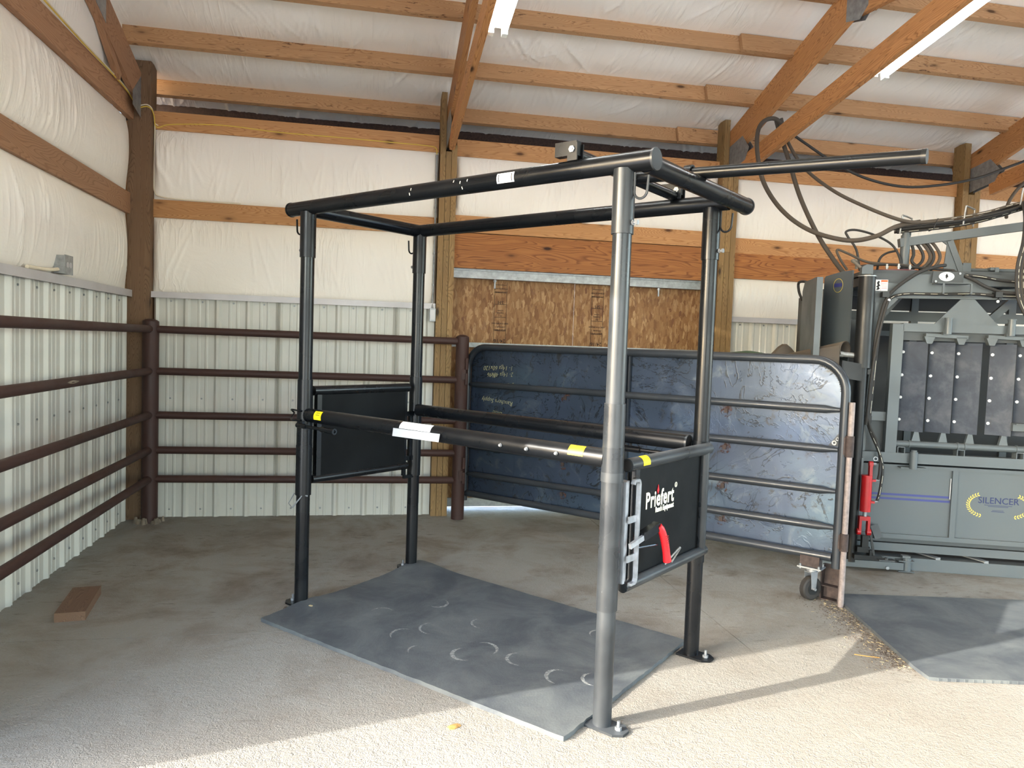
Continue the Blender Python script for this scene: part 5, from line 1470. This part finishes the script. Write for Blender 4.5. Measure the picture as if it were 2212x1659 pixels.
for i in range(9):
    t = i / 8; u = -0.47 + 0.25 * t
    zt = 1.415 + 0.095 * math.sin(PI * min(1, t * 1.15)) ** 1.3
    for j, (dy, dz) in enumerate(((0.26, -0.03), (0.32, -0.012 + 0.0), (0.37, 0.0), (0.42, -0.05))):
        vs.append((u, dy, zt + dz if j else 1.39))
for i in range(8):
    for j in range(3): fs.append((i * 4 + j, i * 4 + j + 1, (i + 1) * 4 + j + 1, (i + 1) * 4 + j))
o = MB().add(vs, fs).build('belting', M_BELT, f2); md = o.modifiers.new('thick', 'SOLIDIFY'); md.thickness = 0.006
# green tank whose rim just shows over the gate
tk = thing('plastic_tank', 'green round plastic tank whose rim shows above the gate in front of the back wall', 'tank', (2.875, 5.30, 0))
pr = [(0.20, 0.0), (0.215, 0.03), (0.215, 1.36), (0.19, 1.40), (0.12, 1.435), (0.02, 1.449)]
MB().tube([(0, 0, z) for r, z in pr], [r for r, z in pr], 32).build('tank_body', M_GREEN, tk)
m = MB(); m.ring((0, 0, 1.36), (0, 0, 1), 0.21, 0.222, 0.03, 32); m.build('tank_band', M_GREEN, tk)

# ================================================================== OVERHEAD HOSES
def ohose(pts, r, label, mt=M_HOSEG):
    o = MB().tube(smooth_path(pts, 8), r, 12).build('overhead_hose', mt)
    return tag(o, label, 'hose')
ohose([(3.092, 5.36, 3.203), (3.031, 5.38, 3.245), (2.957, 5.4, 3.223), (2.912, 5.4, 3.138), (2.89, 5.35, 2.966), (2.901, 5.25, 2.719), (2.979, 5.1, 2.491), (3.119, 4.95, 2.333), (3.318, 4.8, 2.255), (3.464, 4.7, 2.277), (3.60, 4.66, 2.350), (3.75, 4.62, 2.385)], 0.0165, 'thick brown-grey hose looping lowest from the truss round to the chute boom')
ohose([(3.074, 5.42, 3.245), (3.1, 5.4, 3.137), (3.132, 5.3, 2.904), (3.146, 5.15, 2.614), (3.208, 5.0, 2.322), (3.284, 4.9, 2.13), (3.33, 4.80, 2.0)], 0.0165, 'thick hose dropping from the truss straight down behind the chute head door')
ohose([(3.080, 5.36, 3.245), (3.133, 5.33, 3.056), (3.21, 5.2, 2.835), (3.32, 5.0, 2.642), (3.449, 4.8, 2.499), (3.594, 4.64, 2.395), (3.739, 4.62, 2.381), (3.9, 4.58, 2.40)], 0.0125, 'thinner hose sagging from the truss into the first hoop of the boom')
ohose([(3.105, 5.4, 3.20), (3.177, 5.4, 3.161), (3.321, 5.4, 3.085), (3.538, 5.35, 2.947), (3.794, 5.3, 2.831), (4.126, 5.3, 2.79), (4.46, 5.3, 2.826), (4.797, 5.3, 2.906), (5.095, 5.3, 3.021), (5.42, 5.3, 3.15)], 0.0105, 'thin black hose swagged between the two right-hand trusses', M_RUBBERH)
o = MB().tube(smooth_path([(5.43, 5.36, 3.02), (5.0, 5.1, 2.80), (4.72, 4.9, 2.62), (4.62, 4.8, 2.50)], 6), 0.012, 10).build('overhead_hose', M_HOSEG)
tag(o, 'grey hose hanging from the farthest truss down to the boom at the right edge', 'hose')

# ================================================================== ELECTRICAL
ec = thing('electrical_cable', 'white and yellow cable pair stapled along gable beam, corner post and top girt', 'cable')
pc = [(-1.735, 4.40, 3.19), (-1.738, 5.0, 3.176), (-1.735, 5.4, 3.172), (-1.732, 5.7, 3.165), (-1.735, 5.88, 3.155), (-1.735, 6.0, 3.13), (-1.72, 6.045, 3.105), (-1.66, 6.048, 3.118), (-1.628, 6.06, 3.10), (-1.622, 6.10, 3.06), (-1.622, 6.125, 3.01), (-1.600, 6.138, 2.995)]
MB().tube(smooth_path(pc, 5), 0.0042, 8).build('white_wire', M_WCABLE, ec)
MB().tube(smooth_path([(-1.622, 6.13, 3.01), (-1.625, 6.14, 2.9), (-1.628, 6.14, 2.6), (-1.622, 6.14, 2.50), (-1.58, 6.138, 2.465), (-1.4, 6.140, 2.452), (-1.0, 6.140, 2.450)], 5), 0.005, 8).build('white_wire', M_WCABLE, ec)
pc2 = [(p[0] + 0.004, p[1] - 0.004, p[2] - 0.015) for p in pc] + [(-1.50, 6.138, 3.012), (-1.141, 6.138, 3.037), (-0.732, 6.138, 3.02), (-0.241, 6.138, 3.019), (0.192, 6.138, 3.015), (0.42, 6.138, 3.012), (0.495, 6.138, 3.00), (0.506, 6.13, 2.94)]
MB().tube(smooth_path(pc2, 5), 0.0042, 8).build('yellow_wire', M_YCABLE, ec)
cd = thing('conduit', 'thin grey metal conduit running down the wall beside the laminated post to a switch box', 'conduit')
MB().tube([(0.506, 6.125, 2.945), (0.506, 6.125, 1.83), (0.500, 6.115, 1.78), (0.500, 6.10, 1.70)], 0.0085, 10).build('tube', M_GALV, cd)
m = MB()
for z in (2.93, 2.52, 2.15, 1.90): m.tube([(0.506, 6.125, z - 0.008), (0.506, 6.125, z + 0.008)], 0.012, 10)
m.build('couplings', M_GALV, cd)
m = MB(); m.box(0.478, 6.075, 1.60, 0.526, 6.115, 1.705); m.build('switch_box', M_GALV, cd)
m = MB(); m.box(0.484, 6.071, 1.612, 0.520, 6.075, 1.693); m.build('cover_plate', M_TRIM, cd)
bxo = thing('outlet_box', 'square galvanized outlet box sitting on the trim of the left wall', 'outlet box', (-1.745, 4.73, 1.745))
m = MB(); m.box(-0.02, -0.055, 0.008, 0.035, 0.055, 0.112); m.build('box_body', M_GALV, bxo)
m = MB(); m.box(0.035, -0.058, 0.006, 0.040, 0.058, 0.115); cv = m.build('box_cover', M_GALV, bxo)
m = MB()
for y in (-0.022, 0.022): m.tube([(0.040, y, 0.060), (0.0415, y, 0.060)], 0.016, 16)
m.build('knockouts', M_TRIM, cv)
MB().tube(smooth_path([(0.0, -0.055, 0.03), (-0.005, -0.16, 0.018), (-0.01, -0.28, 0.014), (-0.01, -0.42, 0.010)], 5), 0.010, 10).build('box_cable', M_WCABLE, bxo)

# ================================================================== STRIP LIGHTS
def strip_light(x, y_end, length, label, side=1):
    t = thing('strip_light', label, 'light')
    zc = lambda y: 3.125 + (5.45 - abs(y - 0.05)) / 6 - 0.145
    ya, yb = y_end, y_end - length
    dirv = Vector((0, yb - ya, zc(yb) - zc(ya))).normalized()
    a = Vector((x, ya, zc(ya) + 0.10)); 
    up = Vector((0, 0, 1)); side_ = dirv.cross(up).normalized(); nrm = side_.cross(dirv)
    b = a + dirv * length
    m = MB(); m.bar(a, b, 0.115, 0.062, up); m.build('fixture_body', M_FIXT, t)
    for s_ in (-1, 1):
        o_ = side_ * (0.040 * s_) - nrm * 0.056
        MB().tube([a + o_ + dirv * 0.035, b + o_ - dirv * 0.035], 0.0165, 14).build('tube_lamp', M_TUBE, t)
        m = MB()
        for q, sg2 in ((a, 1), (b, -1)):
            c_ = q + o_ + dirv * 0.012 * sg2
            m.bar(c_ - dirv * 0.018 * sg2, c_ + dirv * 0.02 * sg2, 0.032, 0.052, nrm)
        m.build('lamp_holder', M_FIXT, t)
    return t
strip_light(3.135, 4.33, 2.44, 'lit twin-tube fluorescent strip under the scissor truss at upper right')
strip_light(0.680, 4.33, 2.44, 'lit twin-tube fluorescent strip at the top centre beside the edge-on truss')
strip_light(5.54, 4.33, 2.44, 'unseen twin-tube strip added on the farthest truss, outside the right edge, to light the room')  # extra lamp out of view, added to light the room
for x_ in (0.68, 3.135, 5.54):  # unseen lamps added behind the viewer as fill light
    wh_ = {0.68: 'nearest the open side door', 3.135: 'in the middle of the front bay', 5.54: 'farthest from the open side door'}[x_]
    t = strip_light(x_, -1.2, 2.44, 'unseen fluorescent strip added for fill light behind the viewer, ' + wh_)
